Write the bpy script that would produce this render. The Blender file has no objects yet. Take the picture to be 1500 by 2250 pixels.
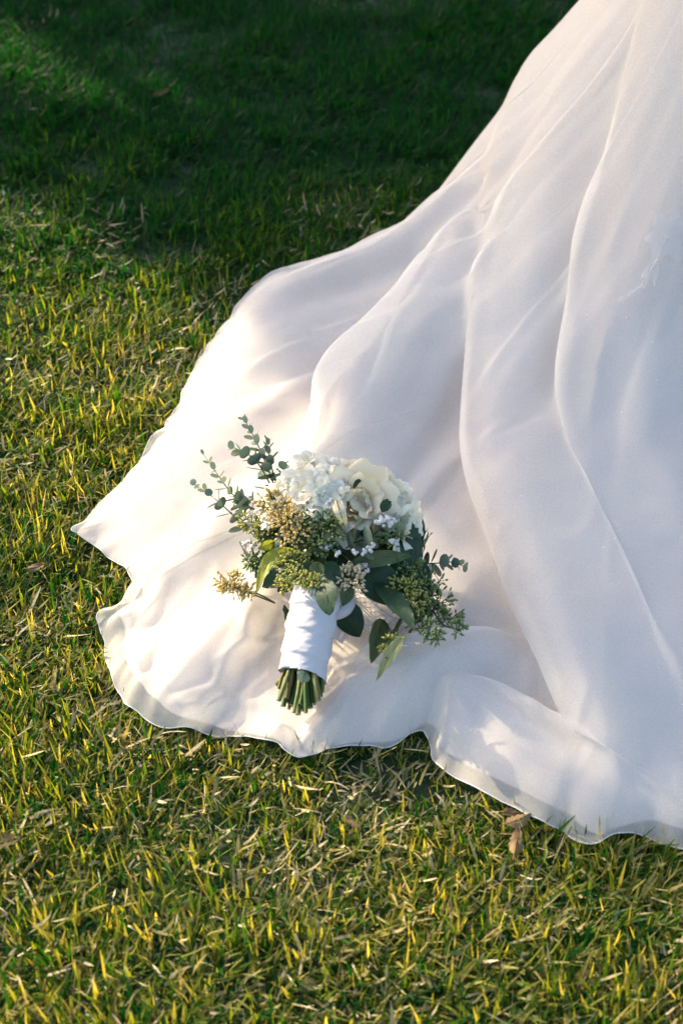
import bpy, math, random
import numpy as np
from mathutils import Vector, Matrix

random.seed(7)
rng = np.random.default_rng(7)
scene = bpy.context.scene
COL = scene.collection

# ------------------------------------------------------------------ camera
PITCH = math.radians(42.0)
CAM = np.array([0.0, 0.0, 1.5])
FPX = 3125.0                                   # focal length in photo pixels (50 mm)
cd = bpy.data.cameras.new('camera')
cam = bpy.data.objects.new('camera', cd)
COL.objects.link(cam)
cam.location = CAM
cam.rotation_euler = (math.pi / 2 - PITCH, 0, 0)
cd.lens = 50.0
cd.sensor_width = 36.0
cd.sensor_fit = 'AUTO'
cd.clip_start = 0.05
cd.clip_end = 500.0
cd.dof.use_dof = True
cd.dof.focus_distance = 2.05
cd.dof.aperture_fstop = 4.0
scene.camera = cam

# ------------------------------------------------------------------ light
SUN_EL = math.radians(25.0)
SUN_TO = np.array([-0.77, 0.64])               # plan direction towards the sun
SUN_TO = SUN_TO / np.linalg.norm(SUN_TO)
sun_vec = Vector((SUN_TO[0] * math.cos(SUN_EL), SUN_TO[1] * math.cos(SUN_EL), math.sin(SUN_EL)))
sl = bpy.data.lights.new('sun', 'SUN')
sl.energy = 3.9
sl.angle = math.radians(0.53)
sl.color = (1.0, 0.83, 0.57)
sun = bpy.data.objects.new('sun', sl)
COL.objects.link(sun)
sun.rotation_euler = (-sun_vec).to_track_quat('-Z', 'Y').to_euler()
sun.location = sun_vec * 20

world = bpy.data.worlds.new('World')
scene.world = world
world.use_nodes = True
wn = world.node_tree
wn.nodes.clear()
sky = wn.nodes.new('ShaderNodeTexSky')
sky.sky_type = 'NISHITA'
sky.sun_disc = False
sky.dust_density = 2.4
sky.ozone_density = 0.8
sky.sun_elevation = SUN_EL
sky.sun_rotation = math.atan2(SUN_TO[0], SUN_TO[1]) % (2 * math.pi)
bg = wn.nodes.new('ShaderNodeBackground')
bg.inputs['Strength'].default_value = 0.13
wo = wn.nodes.new('ShaderNodeOutputWorld')
wn.links.new(sky.outputs['Color'], bg.inputs['Color'])
wn.links.new(bg.outputs['Background'], wo.inputs['Surface'])

scene.render.engine = 'CYCLES'
scene.view_settings.view_transform = 'Standard'
scene.view_settings.look = 'None'
scene.view_settings.gamma = 1.0
scene.view_settings.use_curve_mapping = False
scene.view_settings.exposure = 1.62
scene.cycles.max_bounces = 10
scene.cycles.transparent_max_bounces = 16
scene.cycles.transmission_bounces = 8
scene.cycles.diffuse_bounces = 4
scene.cycles.use_denoising = True


# ------------------------------------------------------------------ helpers
def at(u, v, z=0.0):
    """photo pixel + height above the lawn -> point of the place"""
    c, s = math.cos(PITCH), math.sin(PITCH)
    dx = u - 750.0
    dy = c * FPX + s * (1125.0 - v)
    dz = -s * FPX + c * (1125.0 - v)
    t = (z - CAM[2]) / dz
    return np.array([CAM[0] + dx * t, CAM[1] + dy * t, z])


def new_mat(name):
    m = bpy.data.materials.new(name)
    m.use_nodes = True
    nt = m.node_tree
    nt.nodes.clear()
    out = nt.nodes.new('ShaderNodeOutputMaterial')
    return m, nt, out


def N(nt, kind, **kw):
    n = nt.nodes.new(kind)
    for k, v in kw.items():
        if k.startswith('i_'):
            n.inputs[k[2:].replace('_', ' ')].default_value = v
        else:
            setattr(n, k, v)
    return n


def ramp(nt, stops, interp='LINEAR'):
    r = nt.nodes.new('ShaderNodeValToRGB')
    r.color_ramp.interpolation = interp
    el = r.color_ramp.elements
    while len(el) < len(stops):
        el.new(0.5)
    for e, (p, c) in zip(el, stops):
        e.position = p
        e.color = (*c, 1.0) if len(c) == 3 else c
    return r


def leafy(name, stops, transl=0.35, tcol=None, shade_tint=None, rough=0.45, spec=0.4, noise=60.0, mix=0.35, bump=0.0):
    """plant material: colour per piece from a ramp, mottled by noise, part of the light passes through"""
    m, nt, out = new_mat(name)
    g = N(nt, 'ShaderNodeNewGeometry')
    oi = N(nt, 'ShaderNodeObjectInfo')
    add = N(nt, 'ShaderNodeMath', operation='ADD')
    nt.links.new(g.outputs['Random Per Island'], add.inputs[0])
    nt.links.new(oi.outputs['Random'], add.inputs[1])
    fr = N(nt, 'ShaderNodeMath', operation='FRACT')
    nt.links.new(add.outputs[0], fr.inputs[0])
    tc = N(nt, 'ShaderNodeTexCoord')
    nz = N(nt, 'ShaderNodeTexNoise')
    nz.inputs['Scale'].default_value = noise
    nz.inputs['Detail'].default_value = 3
    nt.links.new(tc.outputs['Object'], nz.inputs['Vector'])
    mx = N(nt, 'ShaderNodeMix', data_type='FLOAT')
    mx.inputs[0].default_value = mix
    nt.links.new(fr.outputs[0], mx.inputs[2])
    nt.links.new(nz.outputs['Fac'], mx.inputs[3])
    r = ramp(nt, stops)
    if shade_tint:
        # far blades painted darker and greener to deepen the tree's shade, in uneven drifts
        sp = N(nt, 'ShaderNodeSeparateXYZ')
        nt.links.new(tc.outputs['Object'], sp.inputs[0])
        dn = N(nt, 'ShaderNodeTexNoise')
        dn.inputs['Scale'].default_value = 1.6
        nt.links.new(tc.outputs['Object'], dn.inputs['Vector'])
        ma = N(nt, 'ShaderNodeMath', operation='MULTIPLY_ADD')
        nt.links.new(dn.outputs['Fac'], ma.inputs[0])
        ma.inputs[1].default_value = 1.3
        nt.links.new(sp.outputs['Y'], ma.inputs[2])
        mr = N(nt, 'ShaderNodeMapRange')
        mr.inputs['From Min'].default_value = shade_tint[0]
        mr.inputs['From Max'].default_value = shade_tint[1]
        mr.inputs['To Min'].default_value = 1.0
        mr.inputs['To Max'].default_value = shade_tint[2]
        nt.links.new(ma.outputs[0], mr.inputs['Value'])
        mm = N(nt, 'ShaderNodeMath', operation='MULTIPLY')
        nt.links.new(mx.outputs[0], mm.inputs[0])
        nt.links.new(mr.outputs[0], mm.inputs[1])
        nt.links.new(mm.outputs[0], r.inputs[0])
    else:
        nt.links.new(mx.outputs[0], r.inputs[0])
    p = N(nt, 'ShaderNodeBsdfPrincipled')
    p.inputs['Roughness'].default_value = rough
    p.inputs['Specular IOR Level'].default_value = spec
    nt.links.new(r.outputs[0], p.inputs['Base Color'])
    if bump:
        b = N(nt, 'ShaderNodeBump')
        b.inputs['Strength'].default_value = bump
        b.inputs['Distance'].default_value = 0.002
        nt.links.new(nz.outputs['Fac'], b.inputs['Height'])
        nt.links.new(b.outputs[0], p.inputs['Normal'])
    t = N(nt, 'ShaderNodeBsdfTranslucent')
    if tcol:
        mc = N(nt, 'ShaderNodeMix', data_type='RGBA', blend_type='MULTIPLY')
        mc.inputs[0].default_value = 1.0
        nt.links.new(r.outputs[0], mc.inputs[6])
        mc.inputs[7].default_value = (*tcol, 1)
        nt.links.new(mc.outputs[2], t.inputs['Color'])
    else:
        nt.links.new(r.outputs[0], t.inputs['Color'])
    ms = N(nt, 'ShaderNodeMixShader')
    ms.inputs[0].default_value = transl
    nt.links.new(p.outputs[0], ms.inputs[1])
    nt.links.new(t.outputs[0], ms.inputs[2])
    nt.links.new(ms.outputs[0], out.inputs['Surface'])
    return m


def mesh_np(name, V, F, smooth=True, mats=()):
    """fast mesh from numpy: F is (n,3) or (n,4), or a list of such arrays"""
    V = np.asarray(V, dtype=np.float32)
    if not isinstance(F, (list, tuple)):
        F = [F]
    F = [np.asarray(f, dtype=np.int32) for f in F if len(f)]
    me = bpy.data.meshes.new(name)
    me.vertices.add(len(V))
    me.vertices.foreach_set('co', V.ravel())
    loops = np.concatenate([f.ravel() for f in F])
    tot = np.concatenate([np.full(len(f), f.shape[1], dtype=np.int32) for f in F])
    start = np.concatenate([[0], np.cumsum(tot)[:-1]]).astype(np.int32)
    me.loops.add(len(loops))
    me.loops.foreach_set('vertex_index', loops)
    me.polygons.add(len(tot))
    me.polygons.foreach_set('loop_start', start)
    me.polygons.foreach_set('loop_total', tot)
    me.polygons.foreach_set('use_smooth', np.full(len(tot), smooth, dtype=bool))
    me.update(calc_edges=True)
    for m in mats:
        me.materials.append(m)
    return me


class MB:
    def __init__(self):
        self.v, self.q, self.t = [], [], []

    def n(self):
        return len(self.v)

    def grid(self, P, closed_u=False):
        """P: (nu, nv, 3) array of points"""
        nu, nv = P.shape[:2]
        o = self.n()
        self.v.extend(P.reshape(-1, 3).tolist())
        for i in range(nu if closed_u else nu - 1):
            a = i * nv
            b = ((i + 1) % nu) * nv
            for j in range(nv - 1):
                self.q.append((o + a + j, o + b + j, o + b + j + 1, o + a + j + 1))

    def tube(self, pts, rad, seg=6, cap=True):
        pts = np.asarray(pts, float)
        n = len(pts)
        rad = np.broadcast_to(np.asarray(rad, float), (n,))
        tg = np.gradient(pts, axis=0)
        tg /= np.linalg.norm(tg, axis=1)[:, None] + 1e-12
        ref = np.array([0.0, 0, 1]) if abs(tg[0, 2]) < 0.9 else np.array([1.0, 0, 0])
        rings = []
        for i in range(n):
            a = np.cross(tg[i], ref)
            a /= np.linalg.norm(a) + 1e-12
            b = np.cross(tg[i], a)
            th = np.linspace(0, 2 * np.pi, seg, endpoint=False)
            rings.append(pts[i] + rad[i] * (np.cos(th)[:, None] * a + np.sin(th)[:, None] * b))
        o = self.n()
        for r in rings:
            self.v.extend(r.tolist())
        for i in range(n - 1):
            for j in range(seg):
                k = (j + 1) % seg
                self.q.append((o + i * seg + j, o + i * seg + k, o + (i + 1) * seg + k, o + (i + 1) * seg + j))
        if cap:
            for ring, c in ((0, pts[0]), (n - 1, pts[-1])):
                ci = self.n()
                self.v.append(list(c))
                for j in range(seg):
                    self.t.append((o + ring * seg + j, o + ring * seg + (j + 1) % seg, ci))

    def ball(self, c, r, stretch=None, seg=6, rings=4):
        """small ellipsoid; stretch = (axis, factor)"""
        c = np.asarray(c, float)
        o = self.n()
        pts = [(0, 0, 1.0)]
        for i in range(1, rings):
            ph = math.pi * i / rings
            for j in range(seg):
                th = 2 * math.pi * j / seg
                pts.append((math.sin(ph) * math.cos(th), math.sin(ph) * math.sin(th), math.cos(ph)))
        pts.append((0, 0, -1.0))
        P = np.array(pts) * r
        if stretch is not None:
            ax = np.asarray(stretch[0], float)
            ax = ax / (np.linalg.norm(ax) + 1e-9)
            P = P + (stretch[1] - 1) * (P @ ax)[:, None] * ax
        self.v.extend((P + c).tolist())
        last = o + len(pts) - 1
        for j in range(seg):
            k = (j + 1) % seg
            self.t.append((o, o + 1 + j, o + 1 + k))
            b = o + 1 + (rings - 2) * seg
            self.t.append((last, b + k, b + j))
        for i in range(rings - 2):
            for j in range(seg):
                k = (j + 1) % seg
                a = o + 1 + i * seg
                self.q.append((a + j, a + seg + j, a + seg + k, a + k))

    def mesh(self, name, mat, origin=(0, 0, 0), smooth=True):
        V = np.asarray(self.v, float) - np.asarray(origin, float)
        return mesh_np(name, V, [np.array(self.q, dtype=np.int32).reshape(-1, 4),
                                 np.array(self.t, dtype=np.int32).reshape(-1, 3)], smooth, (mat,))


def link(name, me, parent=None, M=None):
    o = bpy.data.objects.new(name, me)
    COL.objects.link(o)
    if parent is not None:
        o.parent = parent
    if M is not None:
        o.matrix_local = M
    return o


def tag(o, label, cat, group=None):
    o['label'] = label
    o['category'] = cat
    if group:
        o['group'] = group
    return o


def vnoise(x, y, seed=0, scale=1.0):
    """smooth value noise, numpy"""
    r = np.random.default_rng(seed)
    tab = r.uniform(-1, 1, (64, 64))
    x = np.asarray(x, float) * scale + 100.0
    y = np.asarray(y, float) * scale + 100.0
    xi, yi = np.floor(x).astype(int), np.floor(y).astype(int)
    fx, fy = x - xi, y - yi
    fx = fx * fx * (3 - 2 * fx)
    fy = fy * fy * (3 - 2 * fy)
    g = lambda a, b: tab[a % 64, b % 64]
    return ((g(xi, yi) * (1 - fx) + g(xi + 1, yi) * fx) * (1 - fy)
            + (g(xi, yi + 1) * (1 - fx) + g(xi + 1, yi + 1) * fx) * fy)


def catmull(P, n, closed=False):
    P = np.asarray(P, float)
    m = len(P)
    if closed:
        Q = np.vstack([P[-1], P, P[0], P[1]])
        segs = m
    else:
        Q = np.vstack([2 * P[0] - P[1], P, 2 * P[-1] - P[-2]])
        segs = m - 1
    out = []
    for t in np.linspace(0, segs, n, endpoint=not closed):
        i = min(int(t), segs - 1)
        f = t - i
        a, b, c, d = Q[i], Q[i + 1], Q[i + 2], Q[i + 3]
        out.append(0.5 * ((2 * b) + (-a + c) * f + (2 * a - 5 * b + 4 * c - d) * f * f + (-a + 3 * b - 3 * c + d) * f ** 3))
    return np.array(out)


def resample(P, n, closed=False):
    P = np.asarray(P, float)
    if closed:
        P = np.vstack([P, P[:1]])
    d = np.concatenate([[0], np.cumsum(np.linalg.norm(np.diff(P, axis=0), axis=1))])
    t = np.linspace(0, d[-1], n, endpoint=not closed)
    return np.stack([np.interp(t, d, P[:, k]) for k in range(P.shape[1])], axis=1)


# ------------------------------------------------------------------ the dress: how high the cloth stands over each spot of the lawn
WAIST = np.array([0.86, 2.46])
GRASS_Z = 0.022
_R = np.array([0.0, 0.13, 0.20, 0.30, 0.41, 0.52, 0.62, 0.72, 0.85, 1.0, 1.3, 3.0])
_Z = np.array([1.10, 1.04, 0.90, 0.68, 0.46, 0.285, 0.165, 0.095, 0.055, 0.040, 0.032, 0.030])


_RF = np.linspace(0, 3, 1501)
_k = np.exp(-0.5 * (np.arange(-90, 91) * 0.002 / 0.045) ** 2)
_ZF = np.convolve(np.interp(np.concatenate([-_RF[90:0:-1], _RF, _RF[-1] + _RF[1:91]]), np.concatenate([[-0.3], _R]), np.concatenate([[1.2], _Z])), _k / _k.sum(), 'valid')


def base_h(x, y):
    r = np.hypot(x - WAIST[0], y - WAIST[1])
    return np.interp(r, _RF, _ZF)


RIDGES = []     # each: plan points, heights, wl, wr, sideways throw of the crest


def ridge_h(x, y, rd, widen=1.0, throw=None):
    P, h, wl, wr, lap = rd
    shp = x.shape
    X = np.stack([x.ravel(), y.ravel()], 1).astype(np.float32)
    out = np.zeros(len(X), np.float32)
    lo = P.min(0) - 3.2 * max(wl.max(), wr.max()) * widen
    hi = P.max(0) + 3.2 * max(wl.max(), wr.max()) * widen
    sel = np.where(((X > lo) & (X < hi)).all(1))[0]
    if not len(sel):
        return out.reshape(shp)
    Q = X[sel]
    A, B = P[:-1], P[1:]
    NX = np.zeros(len(Q), np.float32); NY = np.zeros(len(Q), np.float32)
    W = np.zeros(len(Q), np.float32); D = np.zeros_like(W); S = np.zeros_like(W)
    bh = np.zeros_like(W); bl = np.zeros_like(W); br = np.zeros_like(W)
    for i in range(len(A)):
        ab = (B[i] - A[i]).astype(np.float32)
        L2 = ab @ ab + 1e-12
        t = np.clip(((Q - A[i].astype(np.float32)) @ ab) / L2, 0, 1)
        C = Q - (A[i].astype(np.float32) + t[:, None] * ab)
        d2 = (C * C).sum(1) + 4e-6
        d = np.sqrt(d2)
        sn = (ab[0] * C[:, 1] - ab[1] * C[:, 0]) / (np.sqrt(L2) * d)
        w = (d2 * 1e3) ** -4
        W += w
        D += w * d
        S += w * sn
        k = (1 - t)
        NX += w * ab[1]
        NY += -w * ab[0]
        bh += w * (h[i] * k + h[i + 1] * t)
        bl += w * (wl[i] * k + wl[i + 1] * t)
        br += w * (wr[i] * k + wr[i + 1] * t)
    D, S, bh, bl, br = D / W, S / W, bh / W, bl / W, br / W
    S = np.clip(S * 1.6, -1, 1)
    q = D / ((br + (bl - br) * (0.5 + 0.5 * S)) * widen)
    pr = np.exp(-np.abs(q) ** 2.1)
    out[sel] = bh * pr
    if throw is not None and lap:
        nn = np.sqrt(NX * NX + NY * NY) + 1e-9
        amp = lap * (1 - (1 - pr) ** 2) * np.clip(bh / (np.abs(h).max() + 1e-9), 0, 1)
        throw[0].reshape(-1)[sel] += amp * NX / nn
        throw[1].reshape(-1)[sel] += amp * NY / nn
    return out.reshape(shp)


def cloth_h(x, y, widen=1.0, gain=1.0, throw=None):
    x = np.asarray(x, float); y = np.asarray(y, float)
    z = base_h(x, y)
    for rd in RIDGES:
        z = z + gain * ridge_h(x, y, rd, widen, throw)
    # soft floor at the grass tips
    f = GRASS_Z
    return f + np.logaddexp(0, (z - f) / 0.008) * 0.008


def add_ridge(pts, wl, wr, lap=0.0):
    """pts: (u, v, h) along the crest, photo pixels and height over the cloth below; wl is the width left of the crest
    as seen from its first point to its last, wr the width to the right (metres)"""
    Q = np.array([at(u, v, 0.05) for u, v, h in pts])
    for _ in range(9):
        z = cloth_h(Q[:, 0].copy(), Q[:, 1].copy())
        Q = 0.45 * Q + 0.55 * np.array([at(u, v, float(zz) + max(h, 0)) for (u, v, h), zz in zip(pts, z)])
    P = [[q[0], q[1], h] for q, (u, v, h) in zip(Q, pts)]
    C = catmull(P, 8 * (len(P) - 1) + 1)
    n = len(C)
    tl = np.linspace(0, 1, n)
    wl = np.interp(tl, np.linspace(0, 1, len(np.atleast_1d(wl))), np.atleast_1d(wl))
    wr = np.interp(tl, np.linspace(0, 1, len(np.atleast_1d(wr))), np.atleast_1d(wr))
    RIDGES.append((C[:, :2], C[:, 2], wl, wr, lap))


# Crests run from the top of the picture downwards: "left" of the walk is the picture's right.
# the long fold whose sunlit left wall ends above the flowers
add_ridge([(1290, 20, .005), (1130, 320, .022), (1010, 490, .035), (930, 610, .066), (840, 718, .080), (768, 802, .084),
           (746, 875, .080), (705, 950, .066), (648, 1012, .048), (570, 1090, .018)], [.09, .12, .13, .12, .07], [.034, .028, .024, .019, .024], .042)
# upper left lobe, swelling up to the bright outer edge
add_ridge([(600, 625, .010), (560, 720, .022), (470, 860, .026), (390, 980, .026), (300, 1080, .022), (215, 1150, .008)], [.12, .14, .12], [.05, .05, .045])
# faint inner swell of the hollow in the shade
add_ridge([(1040, 380, .012), (960, 450, .028), (860, 520, .036), (760, 562, .034), (660, 600, .026), (600, 630, .010)], [.035, .04], [.03, .03], .01)
# thin pleat running to the long fold
add_ridge([(740, 818, .006), (640, 850, .009), (540, 905, .009), (430, 960, .003)], [.035, .045], [.016, .02], .006)
# lower left lobe (bright), between the notch at the hem and the stems
add_ridge([(530, 1075, .006), (470, 1105, .022), (440, 1170, .030), (360, 1215, .032), (300, 1275, .028), (285, 1330, .010)], [.06, .08, .09], [.015, .012, .014], .014)
add_ridge([(330, 1340, .008), (280, 1348, .016), (230, 1360, .016)], [.02, .02], [.02, .02])
# small inner pleats
add_ridge([(965, 650, .004), (925, 740, .012), (890, 830, .014), (850, 910, .004)], [.028, .03], [.012, .014], .008)
add_ridge([(1130, 560, .006), (1060, 700, .012), (980, 880, .015), (900, 1010, .012), (840, 1100, .006)], [.016, .016], [.07, .06])
# the wide fold right of the bouquet, running down to the hem
add_ridge([(1230, 250, .012), (1135, 500, .036), (1102, 700, .056), (1092, 850, .072), (1099, 970, .080), (1134, 1080, .082), (1184, 1200, .082),
           (1249, 1360, .080), (1314, 1510, .070), (1362, 1625, .048), (1392, 1700, .012)], [.13, .17, .18, .16, .09], [.032, .026, .023, .023, .026], .050)
# right hand panel
add_ridge([(1470, 150, .024), (1410, 330, .044), (1370, 480, .052), (1350, 640, .054), (1335, 800, .052), (1345, 930, .046), (1390, 1060, .034), (1455, 1200, .032),
           (1540, 1400, .032), (1620, 1600, .02)], [.12, .15, .15], [.032, .028, .028, .028], .046)
add_ridge([(1290, 915, .006), (1325, 1000, .018), (1385, 1150, .022), (1450, 1290, .024), (1530, 1440, .014)], [.014, .014], [.05, .06], -.012)
# broad soft swells of the skirt
add_ridge([(1290, 150, .01), (1230, 400, .016), (1210, 600, .018), (1200, 800, .012)], [.05, .05], [.04, .04])
add_ridge([(1180, 160, .006), (1100, 330, .012), (1040, 420, .006)], [.03, .03], [.02, .02], .008)
add_ridge([(1560, 300, .02), (1490, 600, .025), (1480, 850, .022), (1560, 1150, .014)], [.07, .08], [.04, .04])
add_ridge([(1230, 1050, .006), (1290, 1250, .012), (1350, 1450, .014), (1420, 1640, .008)], [.04, .05], [.03, .03])
# cloth thrown up in front of the bouquet: crest, sunlit bank on the near side
add_ridge([(700, 1500, .008), (780, 1460, .040), (860, 1432, .062), (960, 1408, .070), (1060, 1402, .048), (1160, 1440, .014)], [.022, .025, .04], [.07, .085, .07], -.02)
# bright tongue running right to the corner, and the line on to the right
add_ridge([(800, 1555, .004), (880, 1530, .008), (990, 1522, .020), (1085, 1520, .032), (1170, 1562, .042), (1270, 1614, .044), (1350, 1662, .036), (1420, 1715, .014)],
          [.016, .016, .018, .02], [.04, .05, .06], -.018)
add_ridge([(925, 1505, .004), (938, 1545, .024), (950, 1600, .028), (955, 1650, .008)], [.018, .018], [.013, .013], .0)
# rolled hem in front: crest just inside the edge
add_ridge([(350, 1540, .010), (440, 1575, .028), (520, 1585, .034), (600, 1570, .040), (630, 1585, .010)], [.03, .035], [.012, .012])
add_ridge([(680, 1620, .008), (730, 1590, .030), (820, 1585, .038), (900, 1568, .034), (935, 1560, .006)], [.03, .03], [.014, .014])
add_ridge([(622, 1565, .018), (628, 1605, .024), (634, 1640, .008)], [.007, .007], [.016, .016], -.004)
add_ridge([(250, 1380, .008), (262, 1440, .016), (290, 1510, .018), (345, 1570, .012), (420, 1590, .006)], [.035, .035], [.014, .014])
add_ridge([(1010, 1610, .006), (1120, 1680, .014), (1230, 1740, .018), (1360, 1770, .018), (1500, 1790, .016)], [.03, .035], [.02, .02])
add_ridge([(1010, 1570, .004), (1080, 1625, .008), (1180, 1690, .008), (1300, 1740, .004)], [.012, .012], [.02, .02])
# puff of cloth left of the stems, its far side in the sun
add_ridge([(610, 1270, .010), (530, 1320, .026), (450, 1390, .036), (385, 1470, .030), (340, 1530, .012)], [.055, .055], [.05, .045])
# crumpled cloth left of the stems
add_ridge([(600, 1300, .008), (560, 1370, .014), (510, 1440, .012), (470, 1480, .005)], [.012, .014], [.03, .035])
add_ridge([(560, 1310, .005), (525, 1400, .008), (480, 1500, .008), (430, 1540, .003)], [.02, .02], [.012, .012])
add_ridge([(330, 1400, .003), (322, 1450, .006), (290, 1500, .004)], [.010, .010], [.012, .012])
add_ridge([(310, 1500, .003), (370, 1530, .006), (440, 1545, .003)], [.010, .010], [.010, .010])
# creases in the shade right of the bouquet
add_ridge([(1050, 960, .006), (1000, 1010, .010), (940, 1080, .010), (900, 1120, .004)], [.010, .012], [.03, .03])
add_ridge([(1030, 1330, .004), (1110, 1420, .007), (1180, 1470, .007), (1260, 1560, .004)], [.02, .02], [.03, .03])

# long soft pleats falling from the waist
_cr = random.Random(41)
for _k in range(18):
    _a = math.radians(182 + 78 * (_k + _cr.uniform(-0.4, 0.4)) / 18)
    _r0, _r1 = _cr.uniform(0.22, 0.4), _cr.uniform(0.75, 1.25)
    _t = np.linspace(0, 1, 12)
    _rr = _r0 + (_r1 - _r0) * _t
    _aa = _a + _cr.uniform(-0.16, 0.16) * _t * _t
    _P = np.stack([WAIST[0] + _rr * np.cos(_aa), WAIST[1] + _rr * np.sin(_aa)], 1)
    _h = _cr.uniform(0.004, 0.011) * np.sin(np.pi * np.clip(_t * 0.95 + 0.03, 0, 1)) ** 0.8
    _w = _cr.uniform(0.020, 0.040) * (0.55 + 0.6 * _t)
    RIDGES.append((_P, _h, _w * _cr.uniform(0.9, 1.6), _w * _cr.uniform(0.45, 0.8), _cr.choice([0.0, 0.0, 0.008])))

# bunched cloth round the handle and towards the front hem
for _k in range(34):
    _u, _v = _cr.uniform(290, 960), _cr.uniform(1290, 1600)
    if 590 < _u < 730 and _v < 1580:
        continue
    _p = at(_u, _v, 0.04)[:2]
    _a = math.radians(_cr.gauss(225 if _u < 640 else 200, 20))
    _l = _cr.uniform(0.10, 0.24)
    _t = np.linspace(-0.5, 0.5, 9)
    _b = _cr.uniform(-0.35, 0.35)
    _P = np.stack([_p[0] + _l * (_t * math.cos(_a) - _b * _t * _t * math.sin(_a)), _p[1] + _l * (_t * math.sin(_a) + _b * _t * _t * math.cos(_a))], 1)
    _h = _cr.uniform(0.003, 0.008) * np.cos(np.pi * _t)
    _w = _cr.uniform(0.006, 0.013)
    RIDGES.append((_P, _h, np.full(9, _w), np.full(9, _w * _cr.uniform(0.4, 0.9)), _cr.choice([0.0, 0.004])))

# fine creases of laid cloth, running roughly from the waist outwards
_cr = random.Random(77)
for _k in range(46):
    _u, _v = _cr.uniform(260, 1400), _cr.uniform(700, 1760)
    _p = at(_u, _v, 0.04)[:2]
    _d = _p - WAIST
    _L = np.linalg.norm(_d)
    if _L < 0.75:
        continue
    _a = math.atan2(_d[1], _d[0]) + _cr.uniform(-0.55, 0.55)
    _l = _cr.uniform(0.06, 0.20)
    _t = np.linspace(-0.5, 0.5, 7)
    _b = _cr.uniform(-0.25, 0.25)
    _P = np.stack([_p[0] + _l * (_t * math.cos(_a) - _b * _t * _t * math.sin(_a)), _p[1] + _l * (_t * math.sin(_a) + _b * _t * _t * math.cos(_a))], 1)
    _h = _cr.uniform(0.0014, 0.0040) * np.cos(np.pi * _t)
    _w = _cr.uniform(0.006, 0.014)
    RIDGES.append((_P, _h, np.full(7, _w), np.full(7, _w * _cr.uniform(0.5, 1.0)), 0.0))

# outline of the hem, photo pixels where seen, then plan points on the far and right side
HEM_PX = [(880, 515, .035), (800, 547, .032), (700, 575, .032), (600, 604, .036), (545, 650, .03), (505, 698, .03), (450, 775, .03), (400, 870, .03),
          (350, 952, .03), (300, 1022, .03), (240, 1085, .034), (165, 1157, .045), (178, 1172, .04), (215, 1200, .03), (272, 1247, .028),
          (283, 1268, .03), (293, 1318, .032), (262, 1334, .036), (220, 1352, .05), (222, 1378, .04), (228, 1420, .03), (232, 1478, .03), (262, 1530, .028),
          (300, 1572, .026), (350, 1604, .024), (430, 1610, .024), (530, 1623, .024), (600, 1640, .024), (622, 1655, .024), (655, 1667, .024), (690, 1655, .024),
          (730, 1638, .024), (800, 1645, .024), (860, 1640, .024), (920, 1603, .03), (938, 1612, .028), (950, 1650, .024), (975, 1688, .024), (1030, 1730, .024), (1090, 1765, .024),
          (1160, 1795, .024), (1225, 1815, .025), (1260, 1838, .024), (1308, 1852, .024), (1360, 1838, .025), (1420, 1840, .024), (1500, 1866, .024), (1600, 1880, .024)]
HEM_PL = [(0.70, 0.99, .024), (0.98, 1.10, .024), (1.25, 1.35, .024), (1.45, 1.70, .024), (1.52, 2.2, .024), (1.45, 2.7, .024), (1.2, 3.0, .024),
          (0.88, 3.05, .024), (0.6, 2.95, .026), (0.40, 2.78, .028), (0.25, 2.62, .03)]
hem0 = np.array([list(at(u, v, z)) for u, v, z in HEM_PX] + [list(p) for p in HEM_PL])
_hc = catmull(hem0, len(hem0) * 40, True)
_cut = len(HEM_PX) * 40
_vis = resample(_hc[:_cut], 900)
_hid = resample(np.vstack([_hc[_cut - 1:], _hc[:1]]), 152)[1:-1]
_sv = np.linspace(0, 1, 900)
_tv = np.gradient(_vis[:, :2], axis=0)
_tv /= np.linalg.norm(_tv, axis=1)[:, None] + 1e-12
_wob = (0.0050 * vnoise(_sv * 55, 0 * _sv, 71) + 0.0026 * vnoise(_sv * 120, 0 * _sv, 72)) * np.clip(np.minimum(_sv, 1 - _sv) / 0.02, 0, 1)
_vis[:, 0] += _tv[:, 1] * _wob
_vis[:, 1] -= _tv[:, 0] * _wob
_vis[:, 2] += np.clip(0.014 * vnoise(_sv * 38, 0 * _sv, 73), -0.002, 0.014) + np.clip(0.006 * vnoise(_sv * 90, 0 * _sv, 74), -0.001, 0.006)
HEM = np.vstack([_vis, _hid])


def inside(poly, x, y):
    c = np.zeros(x.shape, bool)
    px, py = poly[:, 0], poly[:, 1]
    j = len(px) - 1
    for i in range(len(px)):
        cond = ((py[i] > y) != (py[j] > y))
        xi = (px[j] - px[i]) * (y - py[i]) / (py[j] - py[i] + 1e-15) + px[i]
        c ^= cond & (x < xi)
        j = i
    return c


def poly_dist(poly, x, y):
    Q = np.stack([x, y], 1)
    A = poly
    B = np.roll(poly, -1, axis=0)
    best = np.full(len(Q), 1e9)
    for i in range(len(A)):
        ab = B[i] - A[i]
        t = np.clip(((Q - A[i]) @ ab) / (ab @ ab + 1e-12), 0, 1)
        d = Q - (A[i] + t[:, None] * ab)
        best = np.minimum(best, (d * d).sum(1))
    return np.sqrt(best)


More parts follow.
